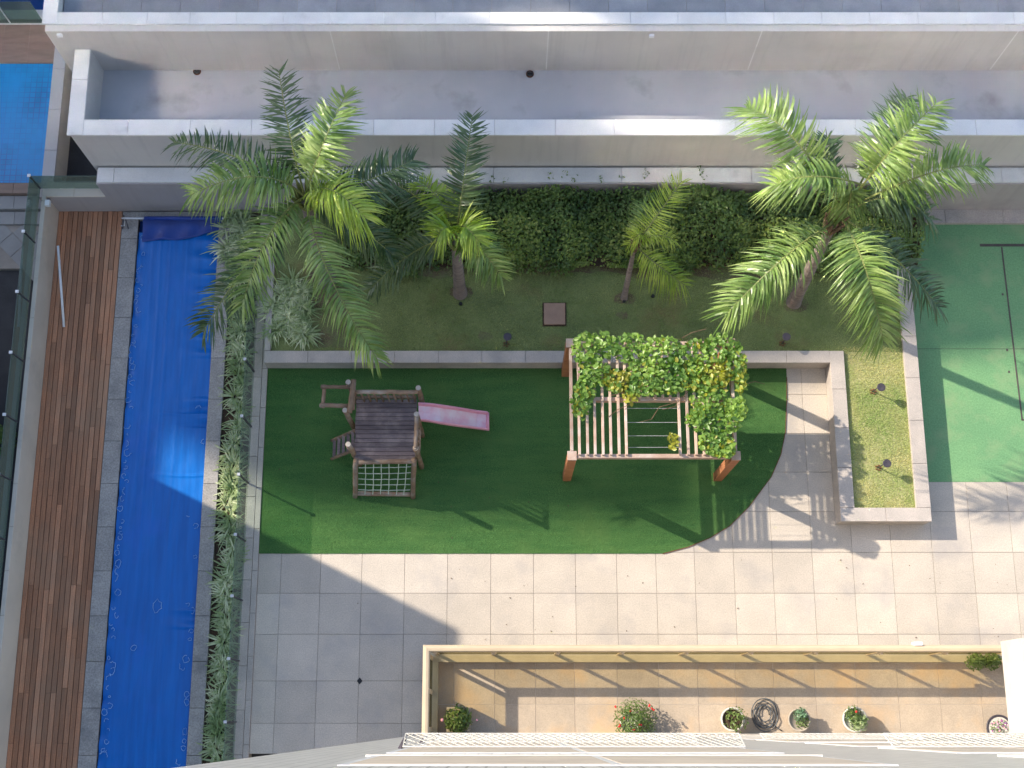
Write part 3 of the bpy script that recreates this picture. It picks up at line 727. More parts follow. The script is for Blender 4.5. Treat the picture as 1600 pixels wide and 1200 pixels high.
# bare soil along the hedge and in the left corner
def ragged(px_pts, step=8, amp=2.5):
    out = []
    for (a, b) in zip(px_pts, px_pts[1:] + px_pts[:1]):
        n = max(1, int(math.hypot(b[0]-a[0], b[1]-a[1])/step))
        for k in range(n): out.append(tuple(P(a[0]+(b[0]-a[0])*k/n + random.uniform(-amp, amp), a[1]+(b[1]-a[1])*k/n + random.uniform(-amp, amp), ZL)[:2]))
    return out
sheet('bare_soil', ragged([(600, 410), (1300, 410), (1300, 424), (1230, 432), (1130, 440), (1060, 428), (1000, 434), (940, 424), (860, 430), (760, 424), (690, 434), (600, 430)]), ZL+.004, 'soil_light', thick=.003)
sheet('bare_soil', ragged([(486, 425), (540, 425), (552, 470), (548, 544), (490, 544)], 8, 3), ZL+.004, 'soil_light', thick=.003)
for (px, py, r) in ((720, 458, 15), (977, 467, 13), (1243, 475, 18), (757, 525, 9), (972, 492, 8)):
    sheet('bare_soil', ragged([(px + r*1.3*math.cos(a), py + r*.8*math.sin(a)) for a in np.linspace(0, 5.6, 9)], 6, 2), ZL+.004, 'soil_light', thick=.003)

# lid on the lawn
c = P(866.5, 490, ZL+.07); s = .23
ld = thing('inspection_cover', (c[0], c[1], ZL), 'square brown concrete cover lying on the raised lawn', 'cover')
MB().box(c[0]-s, c[0]+s, c[1]-s-.01, c[1]+s+.01, ZL, ZL+.07).build('lid', 'lid', ld)
MB().box(c[0]-s-.03, c[0]+s+.03, c[1]-s-.04, c[1]+s+.04, ZL-.02, ZL+.015).build('rim', 'soil', ld)

# garden spotlights
def garden_lamp(px, py, hx, hy, lab):
    b = P(px, py, ZL); h = P(hx, hy, ZL+.42)
    t = thing('garden_light', b, lab, 'garden light', 'spike lights in the planted beds')
    MB().tube([b, b + np.array([0, 0, .3]), h - np.array([0, 0, .03])], .012, 6).build('spike', 'dark_metal', t)
    MB().lathe((h[0], h[1], h[2]-.09), [(.001, 0), (.05, 0), (.085, .07), (.09, .09), (.075, .095), (.001, .085)], 18).build('lamp_head', 'dark_metal', t)
    k = MB()
    for q in range(5):
        an = q*1.257; k.box(b[0]+.05*math.cos(an)-.02, b[0]+.05*math.cos(an)+.02, b[1]+.05*math.sin(an)-.012, b[1]+.05*math.sin(an)+.012, ZL, ZL+.03)
    k.build('base_stones', 'rust', t)
garden_lamp(1364, 612, 1377, 605, 'dark spike light near the top of the sunny grass strip by the court')
garden_lamp(1372, 731, 1386, 724, 'dark spike light in the lower half of the sunny grass strip by the court')
garden_lamp(791, 538, 793, 526, 'dark spike light near the planter wall left of the square brown cover')
garden_lamp(1222, 537, 1229, 526, 'dark spike light in the shaded lawn beside the leaning palm')
for (px, py, lab) in ((720, 475, 'tiny black sprinkler head in front of the ringed palm trunk'), (975, 471, 'tiny black sprinkler head at the foot of the thin leaning palm'), (1020, 463, 'tiny black sprinkler head under the yellow drooping frond')):
    c = P(px, py, ZL); t = MB().lathe(c, [(.001, .05), (.035, .05), (.04, .0)], 10).build('sprinkler', 'black'); tag(t, lab, 'sprinkler', 'lawn sprinklers')

# ------------------------------------------------------------------ plants
def rosette(n, L, m, name):
    vs = []; fs = []
    for k in range(n):
        a = random.uniform(0, 6.283); el = random.uniform(.35, 1.25); l = L*random.uniform(.65, 1.15); wd = random.uniform(.010, .017)
        d = np.array([math.cos(a), math.sin(a), 0]); s = np.array([-math.sin(a), math.cos(a), 0])
        b0 = d*.03; q = len(vs)
        for (t, ww) in ((0, .7), (.35, 1), (.7, .8), (1, .08)):
            p = b0 + d*l*t*math.cos(el) + np.array([0,0,1.])*(l*t*math.sin(el) - .75*l*t*t*math.sin(el)**.5)
            vs += [p - s*wd*ww, p + s*wd*ww]
        fs += [(q, q+1, q+3, q+2), (q+2, q+3, q+5, q+4), (q+4, q+5, q+7, q+6)]
    me = bpy.data.meshes.new(name); me.from_pydata([tuple(p) for p in vs], [], fs); me.materials.append(M[m]); me.update(); return me
ros = [rosette(52, .46, 'spider_leaf', 'spider_plant') for _ in range(4)]
def spider(x, y, z, s, lab, grp):
    o = bpy.data.objects.new('spider_plant', random.choice(ros)); place(o, (x, y, z), None)
    o.rotation_euler = (random.uniform(-.15, .15), random.uniform(-.15, .15), random.uniform(0, 6.28)); o.scale = (s, s, s*random.uniform(.9, 1.2))
    tag(o, lab, 'plant', grp)
y = -1.0
while y < 10.6:
    xm = (XB0 + XG)/2 + random.uniform(-.10, .10)
    spider(xm, y, -.02, random.uniform(.92, 1.2), 'variegated spider plant in the narrow bed between pool coping and glass fence', 'spider plants along the pool')
    y += random.uniform(.20, .28)
for k in range(30):
    px = random.uniform(424, 482); py = random.uniform(440, 538) 
    q = P(px, py, ZL)
    spider(q[0], q[1], ZL, random.uniform(.8, 1.15), 'grey-green strappy plant massed in the corner of the raised bed under the left palm', 'strappy plants in the raised bed corner')
for k in range(16):
    q = P(random.uniform(352, 385), random.uniform(335, 440), .0)
    spider(q[0], q[1], -.02, random.uniform(.9, 1.3), 'variegated spider plant at the wall end of the poolside bed', 'spider plants at the wall end')

# glass fence beside the bed
gf = thing('glass_fence', (XG, 5, .05), 'clear glass fence with pale clamps between the plant strip and the play lawn', 'fence')
zf = 1.05
fp = sorted([P(px, py, zf)[1] for px, py in ((377, 650), (371.5, 741), (365, 835), (361, 931), (356, 1029), (350, 1128))])
d = (fp[-1]-fp[0])/5
fp = [fp[0]-d] + fp + [fp[-1]+d, fp[-1]+2*d, fp[-1]+3*d]
glass_rail(gf, XG, 0, 0, .055, zf, fp, 'glass_clear')
for yv in fp:
    p = MB().box(XG-.02, XG+.02, yv-.012, yv+.012, .05, zf).build('post', 'dark_metal', gf)
    MB().box(XG-.03, XG+.03, yv-.028, yv+.028, zf-.02, zf+.025).build('clamp', 'steel', p)

# hedge
def hedge():
    x0, x1, y0, y1, z0 = -3.6, PX_R1+.15, P(900, 412, .7)[1], Y_WALL-.05, ZL
    def top(x, y):
        e = .95 + .12*np.sin(x*1.7+.6) + .08*np.sin(x*4.1+y*2) + .1*np.sin(y*3.3+x)
        fr = np.clip((y - y0 + .20*np.sin(x*2.1) + .12*np.sin(x*5.3+1) + .07*np.sin(x*11.3))/.85, 0, 1)
        e = e*(.25+.75*np.sqrt(fr))
        return np.where(x < -1.2, e*.62, e)
    n = 38000
    x = rng.uniform(x0, x1, n); y = y0-.25 + (y1-y0+.25)*rng.uniform(0, 1, n)
    keep = y > y0 - .20*np.sin(x*2.1) - .12*np.sin(x*5.3+1) - .07*np.sin(x*11.3) - .06*rng.normal(size=n); x, y = x[keep], y[keep]; n = len(x)
    h = np.maximum(top(x, y)*rng.uniform(.5, 1.1, n), .03)
    p = np.stack([x + rng.normal(size=n)*.03, y, z0 + h], 1)
    nr = np.stack([rng.normal(size=n)*.7, rng.normal(size=n)*.7 - .35, np.abs(rng.normal(size=n))+.5], 1)
    v, f = leaves(p, nr, .095, .6, .3)
    t = thing('hedge', ((x0+x1)/2, y0, z0), 'dense dark green leafy hedge along the boundary wall behind the lawn', 'hedge')
    tag(raw('foliage', v, f, 'hedge_leaf', t), kind='stuff')
    n = 8000; x = rng.uniform(-.9, x1-.6, n); y = y0-.05 + rng.uniform(0, 1, n)**1.6*.85
    keep = (np.sin(x*2.3+1)+np.sin(x*5.1)+rng.normal(size=n)*.8) > -.3; x, y = x[keep], y[keep]; n = len(x)
    p = np.stack([x, y, z0 + top(x, y)*rng.uniform(.95, 1.12, n)], 1)
    v, f = leaves(p, np.stack([rng.normal(size=n)*.6, rng.normal(size=n)*.6-.3, np.ones(n)], 1), .085, .6, .3)
    tag(raw('sunlit_foliage', v, f, 'hedge_sunlit', t), kind='stuff')  # paler leaves along the front imitate sun falling on the hedge
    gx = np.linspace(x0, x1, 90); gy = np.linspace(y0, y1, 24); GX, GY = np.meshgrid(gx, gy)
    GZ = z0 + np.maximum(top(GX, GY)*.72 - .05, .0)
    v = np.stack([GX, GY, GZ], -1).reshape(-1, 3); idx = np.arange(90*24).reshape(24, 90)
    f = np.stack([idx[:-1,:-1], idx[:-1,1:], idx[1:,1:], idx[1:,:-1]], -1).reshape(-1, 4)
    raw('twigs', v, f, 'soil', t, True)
hedge()
# creeper sprigs climbing over the capping
cr = thing('creeper_sprigs', P(950, 280, HB), 'thin dark creeper sprigs reaching over the white wall capping above the hedge', 'creeper')
pts = []
for px, py in ((860, 274), (882, 272), (898, 278), (938, 279), (972, 275), (1007, 273), (1010, 268), (1048, 277), (1095, 268), (1094, 262), (770, 279), (790, 281), (1215, 277), (1100, 280)):
    for q in range(8): pts.append(P(px + random.uniform(-5, 5), py + random.uniform(-5, 6), HB+random.uniform(.02, .09)))
pts = np.array(pts); v, f = leaves(pts, rng.normal(size=pts.shape) + [0, 0, .8], .06)
tag(raw('foliage', v, f, 'hedge_leaf', cr), kind='stuff')

# ------------------------------------------------------------------ palms
def nrmz(a): return a / (np.linalg.norm(a) + 1e-9)
def frond(root, base, mid, tip, L, m='palm_leaf', n=46, wd=.038, droop=.45, vee=.22, t0=.13, gap=.93):
    base, mid, tip = map(lambda a: np.array(a, float), (base, mid, tip))
    n = int(n*1.9); L = L*1.02
    c = 2*mid - .5*(base+tip)
    B = lambda t: (1-t)**2*base + 2*t*(1-t)*c + t*t*tip
    D = lambda t: nrmz(2*(1-t)*(c-base) + 2*t*(tip-c))
    mb = MB(); ts = np.linspace(0, 1, 12)
    mb.tube([B(t) for t in ts], [.019*(1-.8*t)+.003 for t in ts], 5, 1)
    up = np.array([0, 0, 1.]); roll = random.uniform(-.25, .25)
    for i in range(n):
        t = t0 + (1-t0)*(i+.5)/n
        A0 = B(t); T = D(t); S = np.cross(T, up)
        S = nrmz(S) if np.linalg.norm(S) > .05 else np.array([1., 0, 0]); N = nrmz(np.cross(S, T))
        S, N = S*math.cos(roll) + N*math.sin(roll), N*math.cos(roll) - S*math.sin(roll)
        prof = min(1, .35 + (t-t0)/.22)*(1-.42*t**7)
        for sd in (-1, 1):
            if random.random() > gap: continue
            al = math.radians(12 + 16*t**2 + 30*(max(0, t-.86)/.14)**1.5 + random.uniform(-9, 9)); l = L*prof*random.uniform(.68, 1.18)
            v_ = vee + random.choice((-.3, 0, .25, .5)) + random.uniform(-.14, .14)
            d = nrmz(S*sd*math.cos(al) + T*math.sin(al) + N*v_)
            W = nrmz(np.cross(d, N) + N*random.uniform(-.55, .55))
            A = A0 + T*random.uniform(-.015, .015); dr = droop*random.uniform(.6, 1.5); q = []
            for (uu, ww) in ((0, .5), (.25, 1), (.55, .95), (.82, .55), (1, .05)):
                p = A + (d + T*.22*uu)*l*uu - up*dr*1.25*l*uu**2
                q += [p - W*wd*.5*ww, p + W*wd*.5*ww]
            mb.add(q, [(0,1,3,2),(2,3,5,4),(4,5,7,6),(6,7,9,8)], 0)
    return mb.build('frond', [m, 'rachis'], root)
def palm(name, label, base_px, crown, trunk_r, fronds, zb=ZL, ring=True, lean=None, shaft=None):
    b = P(*base_px, zb); t = thing(name, b, label, 'palm tree')
    cr_ = np.array(crown, float)
    pts = []; rad = []
    nn = 40
    for k in range(nn+1):
        s = k/nn; p = b + (cr_-b)*s
        if lean is not None: p = p + np.array([lean[0], lean[1], 0])*math.sin(math.pi*s)
        pts.append(p); rad.append(trunk_r*(1.25-.45*s if s > .08 else 1.45-2.2*s)*(1 + (.05 if (k % 3 == 0 and ring) else -.02)))
    MB().tube(pts, rad, 14).build('trunk', 'trunk', t, False)
    cs = MB(); 
    for k in range(9):
        a = k*.7; d = np.array([math.cos(a), math.sin(a), 0])
        cs.tube([cr_ - [0,0,.25] + d*trunk_r*.6, cr_ + d*trunk_r*1.3 + [0,0,.1], cr_ + d*trunk_r*1.9 + [0,0,.42]], [trunk_r*.45, trunk_r*.38, .015], 6)
    cs.build('crown_shaft', 'trunk_brown' if shaft else 'rachis', t)
    for fr in fronds:
        (mx, my, mz), (tx, ty, tz), L, m, kw = fr
        bb = kw.pop('b', None)
        base = cr_ + [0, 0, .15] if bb is None else P(*bb)
        frond(t, base, P(mx, my, mz), P(tx, ty, tz), L, m, **kw)
    return t
PLf, PY_, PD = 'palm_leaf', 'palm_yellow', 'palm_shaded'
# left palm
zc = 4.6; c = P(478, 312, zc)
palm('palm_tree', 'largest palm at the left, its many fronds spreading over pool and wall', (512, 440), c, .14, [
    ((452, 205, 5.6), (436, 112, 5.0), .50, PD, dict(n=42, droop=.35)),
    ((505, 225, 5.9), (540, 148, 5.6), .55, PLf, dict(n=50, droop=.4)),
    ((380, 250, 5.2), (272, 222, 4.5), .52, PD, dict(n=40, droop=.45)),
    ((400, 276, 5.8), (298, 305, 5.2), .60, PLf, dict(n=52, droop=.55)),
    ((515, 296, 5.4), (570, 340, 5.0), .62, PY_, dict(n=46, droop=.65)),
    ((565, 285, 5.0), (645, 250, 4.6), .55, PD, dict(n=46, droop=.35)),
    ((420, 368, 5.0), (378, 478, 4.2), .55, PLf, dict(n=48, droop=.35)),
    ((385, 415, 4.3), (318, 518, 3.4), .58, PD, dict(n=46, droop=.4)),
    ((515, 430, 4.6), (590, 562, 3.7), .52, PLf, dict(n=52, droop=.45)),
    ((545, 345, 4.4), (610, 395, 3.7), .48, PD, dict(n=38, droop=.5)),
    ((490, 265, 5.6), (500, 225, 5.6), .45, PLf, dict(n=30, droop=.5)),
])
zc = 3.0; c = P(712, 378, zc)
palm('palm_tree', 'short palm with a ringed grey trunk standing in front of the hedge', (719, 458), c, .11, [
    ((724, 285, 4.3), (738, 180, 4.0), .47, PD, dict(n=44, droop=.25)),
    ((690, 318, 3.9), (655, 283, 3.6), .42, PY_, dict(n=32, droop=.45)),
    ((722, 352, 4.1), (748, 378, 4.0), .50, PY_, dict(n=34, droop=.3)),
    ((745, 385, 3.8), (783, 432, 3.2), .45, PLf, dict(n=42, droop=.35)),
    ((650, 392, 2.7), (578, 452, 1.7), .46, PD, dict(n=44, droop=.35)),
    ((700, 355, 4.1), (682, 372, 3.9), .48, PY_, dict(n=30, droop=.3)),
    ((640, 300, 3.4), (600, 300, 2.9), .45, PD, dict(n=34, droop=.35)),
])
zc = 2.0; c = P(991, 388, zc)
palm('palm_tree', 'small thin leaning palm with yellow drooping fronds beside the hedge', (975, 466), c, .055, [
    ((1028, 335, 2.9), (1065, 283, 2.8), .46, PY_, dict(n=34, droop=.25, wd=.020)),
    ((1000, 366, 2.7), (982, 382, 2.3), .30, PY_, dict(n=24, droop=.5, wd=.022)),
    ((1025, 368, 2.6), (1056, 378, 2.2), .26, PY_, dict(n=22, droop=.5, wd=.020)),
    ((1030, 416, 2.1), (1070, 446, 1.6), .45, PY_, dict(n=36, droop=.75, wd=.021)),
    ((1008, 350, 2.7), (1005, 318, 2.6), .40, PLf, dict(n=22, droop=.3, wd=.019)),
], shaft=True)
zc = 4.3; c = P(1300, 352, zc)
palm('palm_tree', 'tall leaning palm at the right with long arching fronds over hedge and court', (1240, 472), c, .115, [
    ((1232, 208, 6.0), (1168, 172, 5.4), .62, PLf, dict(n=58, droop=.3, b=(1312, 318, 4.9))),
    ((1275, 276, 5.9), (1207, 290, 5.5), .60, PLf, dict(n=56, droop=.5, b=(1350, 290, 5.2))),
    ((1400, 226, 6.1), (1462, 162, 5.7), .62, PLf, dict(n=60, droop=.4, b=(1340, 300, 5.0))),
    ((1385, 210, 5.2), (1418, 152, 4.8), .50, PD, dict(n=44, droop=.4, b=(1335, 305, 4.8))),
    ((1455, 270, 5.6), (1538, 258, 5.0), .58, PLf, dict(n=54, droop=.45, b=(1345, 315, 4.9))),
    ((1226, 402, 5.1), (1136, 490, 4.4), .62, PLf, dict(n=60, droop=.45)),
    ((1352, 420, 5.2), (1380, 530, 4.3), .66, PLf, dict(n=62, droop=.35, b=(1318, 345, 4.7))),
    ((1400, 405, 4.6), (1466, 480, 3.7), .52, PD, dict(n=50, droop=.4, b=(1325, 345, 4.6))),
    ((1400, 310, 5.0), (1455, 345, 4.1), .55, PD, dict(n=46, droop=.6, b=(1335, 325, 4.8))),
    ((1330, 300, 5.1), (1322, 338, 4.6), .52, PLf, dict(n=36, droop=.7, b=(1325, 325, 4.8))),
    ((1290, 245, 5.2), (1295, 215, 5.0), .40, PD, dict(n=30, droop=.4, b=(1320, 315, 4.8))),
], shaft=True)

# ------------------------------------------------------------------ climbing frame
ZD = 1.2
T = lambda px, py, z: P(px, py, z)
dk = [T(556, 624, ZD), T(653.5, 626, ZD), T(554, 719, ZD), T(647, 719, ZD)]
dx0, dx1 = (dk[0][0]+dk[2][0])/2, (dk[1][0]+dk[3][0])/2; dy1, dy0 = dk[0][1], dk[2][1]
cf = thing('play_tower', ((dx0+dx1)/2, (dy0+dy1)/2, 0), 'weathered wooden log climbing frame on the artificial lawn with a rope net', 'climbing frame')
n = 14
for k in range(n):
    a = dy0 + (dy1-dy0)*k/n
    piece('deck_plank', dx0+random.uniform(-.01, .01), dx1+random.uniform(-.01, .01), a+.004, a+(dy1-dy0)/n-.004, ZD-.04, ZD+random.uniform(-.003, .003), 'plank', cf)
def log(p0, p1, r=.05, name='log', m='log'):
    p0, p1 = np.array(p0), np.array(p1); k = 7
    pts = [p0 + (p1-p0)*i/k + rng.normal(size=3)*.004 for i in range(k+1)]
    o = MB().tube(pts, [r*(1+random.uniform(-.06, .06)) for _ in pts], 10).build(name, m, cf, True)
    return o
def vpost(px, py, zt, r=.055):
    t = T(px, py, zt); o = log((t[0], t[1], 0), (t[0], t[1], zt), r, 'post')
    MB().lathe((t[0], t[1], zt), [(r*.98, -.01), (r*.95, .006), (.001, .008)], 12).build('post_end', 'log_end', o); return t
p1 = vpost(539, 641, 2.1); p2 = vpost(544, 694, 2.1); p3 = vpost(653.5, 606, 2.05); p4 = vpost(650.5, 647, 2.05); p5 = vpost(649.5, 700, 2.0)
p6 = vpost(544, 597, 2.15)
zt = 1.98
log(T(553, 593, 2.1), T(546, 645, 2.1), .055, 'rail')
log(T(551, 613, zt), T(653, 612, zt), .045, 'rail')                       # top rail
for k in range(9):
    px = 563 + k*10.2; a = T(px, 612.5, zt); MB().tube([(a[0], a[1], ZD-.05), (a[0], a[1], zt)], .022, 7).build('baluster', 'log', cf, True)
log((dx0, dy1+.05, ZD-.02), (dx1, dy1+.05, ZD-.02), .04, 'rail')
log(T(651, 647, zt), T(649.5, 700, zt), .045, 'rail')                     # right rail
a, b = T(651, 647, zt), T(649.5, 700, zt)
for k in range(1, 6):
    q = a + (b-a)*k/6; MB().tube([(q[0], q[1], ZD-.1), (q[0], q[1], zt)], .022, 7).build('baluster', 'log', cf, True)
log((dx1+.05, a[1], ZD-.05), (dx1+.05, b[1], ZD-.05), .045, 'rail')
zz = 2.0                                                                   # overhead frame
log(T(502, 604, zz), T(548, 605, zz), .04, 'overhead_bar'); log(T(500, 633, zz), T(545, 634, zz), .045, 'overhead_bar')
log(T(507, 602, zz-.05), T(504, 637, zz-.05), .04, 'overhead_bar'); log(T(553, 604, zz-.07), T(551, 640, zz-.07), .04, 'overhead_bar')
# ladder to the deck
la0, la1 = T(556, 672, ZD-.1), T(519, 689, .12); lb0, lb1 = T(556, 702, ZD-.1), T(518, 717, .12)
log(la0, la1, .035, 'ladder_rail'); log(lb0, lb1, .035, 'ladder_rail')
for k in range(5):
    s = (k+.6)/5.2; a = la0 + (la1-la0)*s; b = lb0 + (lb1-lb0)*s
    MB().beam(a + [0,0,.03], b + [0,0,.03], .065, .03).build('rung', 'plank', cf)
# rope net frame
na, nb_ = T(556, 724, ZD), T(647, 722, ZD); nc, nd = T(555, 776, .06), T(645, 777, .06)
log(na+[0,.05,.05], nc, .055, 'net_post'); log(nb_+[0,.05,.05], nd, .055, 'net_post')
log(nc+[0,.06,.03], nd+[0,.06,.03], .05, 'net_bar'); log(na+[0,.02,.0], nb_+[0,.02,.0], .05, 'net_bar')
net = MB(); npt = lambda u, v: (na + (nb_-na)*u)*(1-v) + (nc + (nd-nc)*u)*v + np.array([0, .02, .03 - .10*math.sin(math.pi*u)*math.sin(math.pi*v)])
for k in range(6):
    u = .17 + k*.135; net.tube([npt(u + (.03*(1-v) if k > 3 else 0) + random.uniform(-.006, .006), v) for v in np.linspace(.03, .96, 9)], .010, 5)
for k in range(5):
    v = .16 + k*.165; net.tube([npt(u, v + random.uniform(-.006, .006)) for u in np.linspace(.05, .95, 11)], .010, 5)
net.build('rope_net', 'rope', cf)
# slide
sl_ = thing('slide', T(700, 650, 0), 'faded pink plastic slide running down to the artificial lawn', 'slide')
def sect(px, py0, py1, z): return T(px, py0, z), T(px, py1, z)
secs = [sect(654, 631, 658, 1.28), sect(672, 632, 660, 1.24), sect(688, 634, 663, 1.10), sect(715, 638, 667, .70), sect(745, 643, 671, .27), sect(762, 645, 673, .20)]
vs = []; 
for (a, b) in secs:
    w_ = b - a
    for (u, h) in ((0, 0), (0, .13), (.07, .14), (.13, .02), (.5, 0), (.87, .02), (.93, .14), (1, .13), (1, 0)): vs.append(a + w_*u + [0, 0, h])
m_ = 9
fs = [(i*m_+k, i*m_+k+1, (i+1)*m_+k+1, (i+1)*m_+k) for i in range(len(secs)-1) for k in range(m_-1)]
mi = [1 if k in (3, 4) else 0 for i in range(len(secs)-1) for k in range(m_-1)]
raw('chute', np.array(vs), fs, ['pink', 'pink_worn'], sl_, False, None, mi)
a, b = secs[-1]; MB().tube([a+[.0,0,.02], b+[.0,0,.02]], .035, 8).build('end_lip', 'pink', sl_, True)

# ------------------------------------------------------------------ pergola
ZP = 2.3
xl, xr = P(893, 650, ZP)[0], P(1147, 650, ZP)[0]
yfr, ymd, ybk = P(1000, 712, ZP)[1], P(1000, 623, ZP)[1], P(1000, 536, ZP)[1]
pe = thing('pergola', ((xl+xr)/2, (yfr+ybk)/2, 0), 'reddish wooden slatted pergola half covered by a climbing vine', 'pergola')
for (x, y) in ((xl, yfr), (xr, yfr), (xl, ybk), (xr, ybk)):
    MB().box(x-.085, x+.085, y-.085, y+.085, 0, ZP-.02).build('post', 'pergola_wood', pe)
    piece('post_cap', x-.092, x+.092, y-.092, y+.092, ZP-.02, ZP+.012, 'pergola_worn', pe)
for y in (yfr, ymd, ybk): piece('beam', xl+.1, xr-.1, y-.04, y+.04, ZP-.17, ZP-.02, 'pergola_worn', pe)
for x in (xl, xr): piece('beam', x-.03, x+.03, yfr+.1, ybk-.1, ZP-.16, ZP, 'pergola_worn', pe)
sx = [P(860+q/4.706, 650, ZP)[0] for q in (210, 270, 325, 383, 440, 500, 553, 605, 665, 720, 775, 830, 885, 945, 1005, 1062, 1120, 1178, 1236, 1292)]
for k, x in enumerate(sx):
    full = not (7 <= k <= 12)
    piece('slat', x-.026, x+.026, (yfr+.012 if full else ymd+.012), ybk, ZP-.018, ZP+.045, 'pergola_worn', pe)
for py in (638, 660, 681, 699):
    y = P(1000, py, ZP-.1)[1]
    MB().tube([(sx[6], y, ZP-.1), (sx[13], y, ZP-.1)], .004, 4).build('wire', 'steel', pe)
# vine
vn = thing('climbing_vine', ((xl+xr)/2, ybk, ZP), 'leafy climbing vine with yellow patches covering the back and right of the pergola', 'vine')
zones = [  # px, py, rx, ry, n, yellow
    (915, 545, 22, 26, 60, 0), (940, 540, 26, 22, 60, .0), (985, 545, 32, 24, 80, 0), (1035, 550, 34, 26, 90, .1), (1080, 560, 34, 30, 90, .1), (1125, 545, 28, 24, 80, 0),
    (930, 580, 26, 24, 70, .05), (965, 595, 22, 18, 60, .75), (1005, 585, 30, 24, 80, .1), (1045, 590, 30, 24, 80, 0), (1085, 585, 26, 26, 70, .25), (1120, 585, 24, 22, 70, .85), (1150, 565, 16, 30, 55, .1), (1158, 590, 10, 26, 40, .4),
    (908, 625, 15, 32, 55, .15), (915, 610, 15, 25, 40, .1), (1110, 625, 32, 24, 80, .1), (1140, 650, 22, 26, 70, .05), (1095, 655, 22, 20, 60, .05), (1118, 690, 26, 22, 75, .1), (1135, 700, 16, 16, 40, .15), (1155, 640, 12, 20, 35, .1),
    (1052, 688, 8, 14, 12, 1), (985, 622, 12, 10, 12, .9), (1000, 610, 40, 8, 24, .1), (1045, 605, 25, 10, 25, .1), (1100, 600, 30, 14, 40, .2), (1132, 706, 18, 10, 20, .1)]
def ovate(L):
    v = []; ws = [0, .26, .30, .2, 0]
    for i, w_ in enumerate(ws):
        x = L*(i/4-.5); v += [(x, w_*L, .10*L*w_/.3 - .10*L*(i/4-.4)**2), (x, 0, -.12*L*(i/4-.4)**2), (x, -w_*L, .10*L*w_/.3 - .10*L*(i/4-.4)**2)]
    f = []
    for i in range(4): f += [(3*i, 3*i+1, 3*i+4, 3*i+3), (3*i+1, 3*i+2, 3*i+5, 3*i+4)]
    return v, f
lm = {}
for key in ('vine_leaf', 'vine_yellow'):
    for j, L in enumerate((.10, .13)):
        v, f = ovate(L); me = bpy.data.meshes.new('leaf'); me.from_pydata(v, [], f); me.materials.append(M[key]); me.polygons.foreach_set('use_smooth', [True]*len(f)); me.update(); lm[key, j] = me
spots = []
for (px, py, rx, ry, nn, yl) in zones:
    for k in range(int(nn*2.5)):
        a = random.uniform(0, 6.283); r = random.random()**.5
        h = ZP + .06 + random.random()**1.3*.28*(1-.5*r)
        spots.append((P(px+rx*r*math.cos(a), py+ry*r*math.sin(a), h), random.random() < yl))
spots.sort(key=lambda s: -s[0][2])
big = {0: MB(), 1: MB()}; lv, lf = ovate(.12)
for i, (p, yl) in enumerate(spots):
    rx_, ry_, rz_ = random.gauss(0, .45) - .15, random.gauss(0, .45), random.uniform(0, 6.283)
    if i % 5 == 0 and i//5 < 298:
        o = bpy.data.objects.new('leaf', lm['vine_yellow' if yl else 'vine_leaf', random.randint(0, 1)]); place(o, p, vn); o.rotation_euler = (rx_, ry_, rz_)
    else:
        from mathutils import Euler
        R = Euler((rx_, ry_, rz_)).to_matrix(); s = random.uniform(.55, 1.1)
        big[int(yl)].add([tuple(R @ Vector(q)*s + Vector(p)) for q in lv], lf)
tag(big[0].build('leaves', 'vine_leaf', vn, True), kind='stuff'); tag(big[1].build('yellow_leaves', 'vine_yellow', vn, True), kind='stuff')
tw = MB()
def stem(pxs, r=.007):
    MB().tube([P(px, py, ZP+dz) for px, py, dz in pxs], r, 5).build('stem', 'trunk_brown', vn)
stem([(955, 618, .1), (985, 612, .12), (1000, 625, .1), (965, 640, .08), (950, 652, .05)])
stem([(1075, 612, .12), (1060, 628, .1), (1030, 636, .05), (1018, 655, -.1)], .006); stem([(1066, 618, .1), (1055, 635, .1), (1035, 640, 0)], .005)
stem([(1018, 655, -.1), (998, 660, -.15)], .004)
stem([(1066, 528, .2), (1080, 520, .3), (1103, 514, .35)], .006)
stem([(970, 615, .1), (985, 598, .1), (1000, 600, .1), (1030, 612, .1)]); stem([(1060, 615, .1), (1085, 590, .1), (1115, 560, .1)]); stem([(900, 540, .1), (905, 600, .1), (912, 640, .08)])
stem([(1165, 600, .1), (1180, 596, .05), (1195, 600, -.1)], .005)

# ------------------------------------------------------------------ terrace of the ground-floor flat
ZR = 1.33
rx0, rx1 = P(660, 1010, ZR)[0], P(672.5, 1010, ZR)[0]; ry1, ry0 = P(1000, 1007.5, ZR)[1], P(1000, 1018.5, ZR)[1]
XT1 = 12.2
tf = sheet('terrace_floor', rect(rx0+.1, XT1, Y_FAC, ry1-.05), .0, 'grout', thick=.1)
tx = [rx0+.12, -1.062, -.223, .616, 1.416, 2.295, 3.147, 3.947, 4.721, 5.508, 6.36, 7.2, 8.05, 8.9, 9.75, 10.6, 11.4, XT1]
ty = [Y_FAC, .37, 1.2, ry1-.06]
for i in range(len(tx)-1):
    for j in range(3): piece('floor_tile', tx[i]+.004, tx[i+1]-.004, ty[j]+.004, ty[j+1]-.004, -.02, .008, 'terrace_tile', tf, ch=.002)
kz = .22; kx = P(684.5, 1060, kz)[0]; ky = P(1000, 1034.5, kz)[1]
br_ = thing('balcony_railing', (rx1, ry0, 0), 'cream tubular railing with posts on a low kerb round the tiled terrace', 'railing')
kb = MB().box(rx0+.06, XT1, ky, ry1-.04, -.1, kz).box(rx0+.06, kx, Y_FAC, ky, -.1, kz).build('kerb_wall', 'kerb', br_)
rr = (ry1-ry0)/2; yc = (ry0+ry1)/2; xc = (rx0+rx1)/2
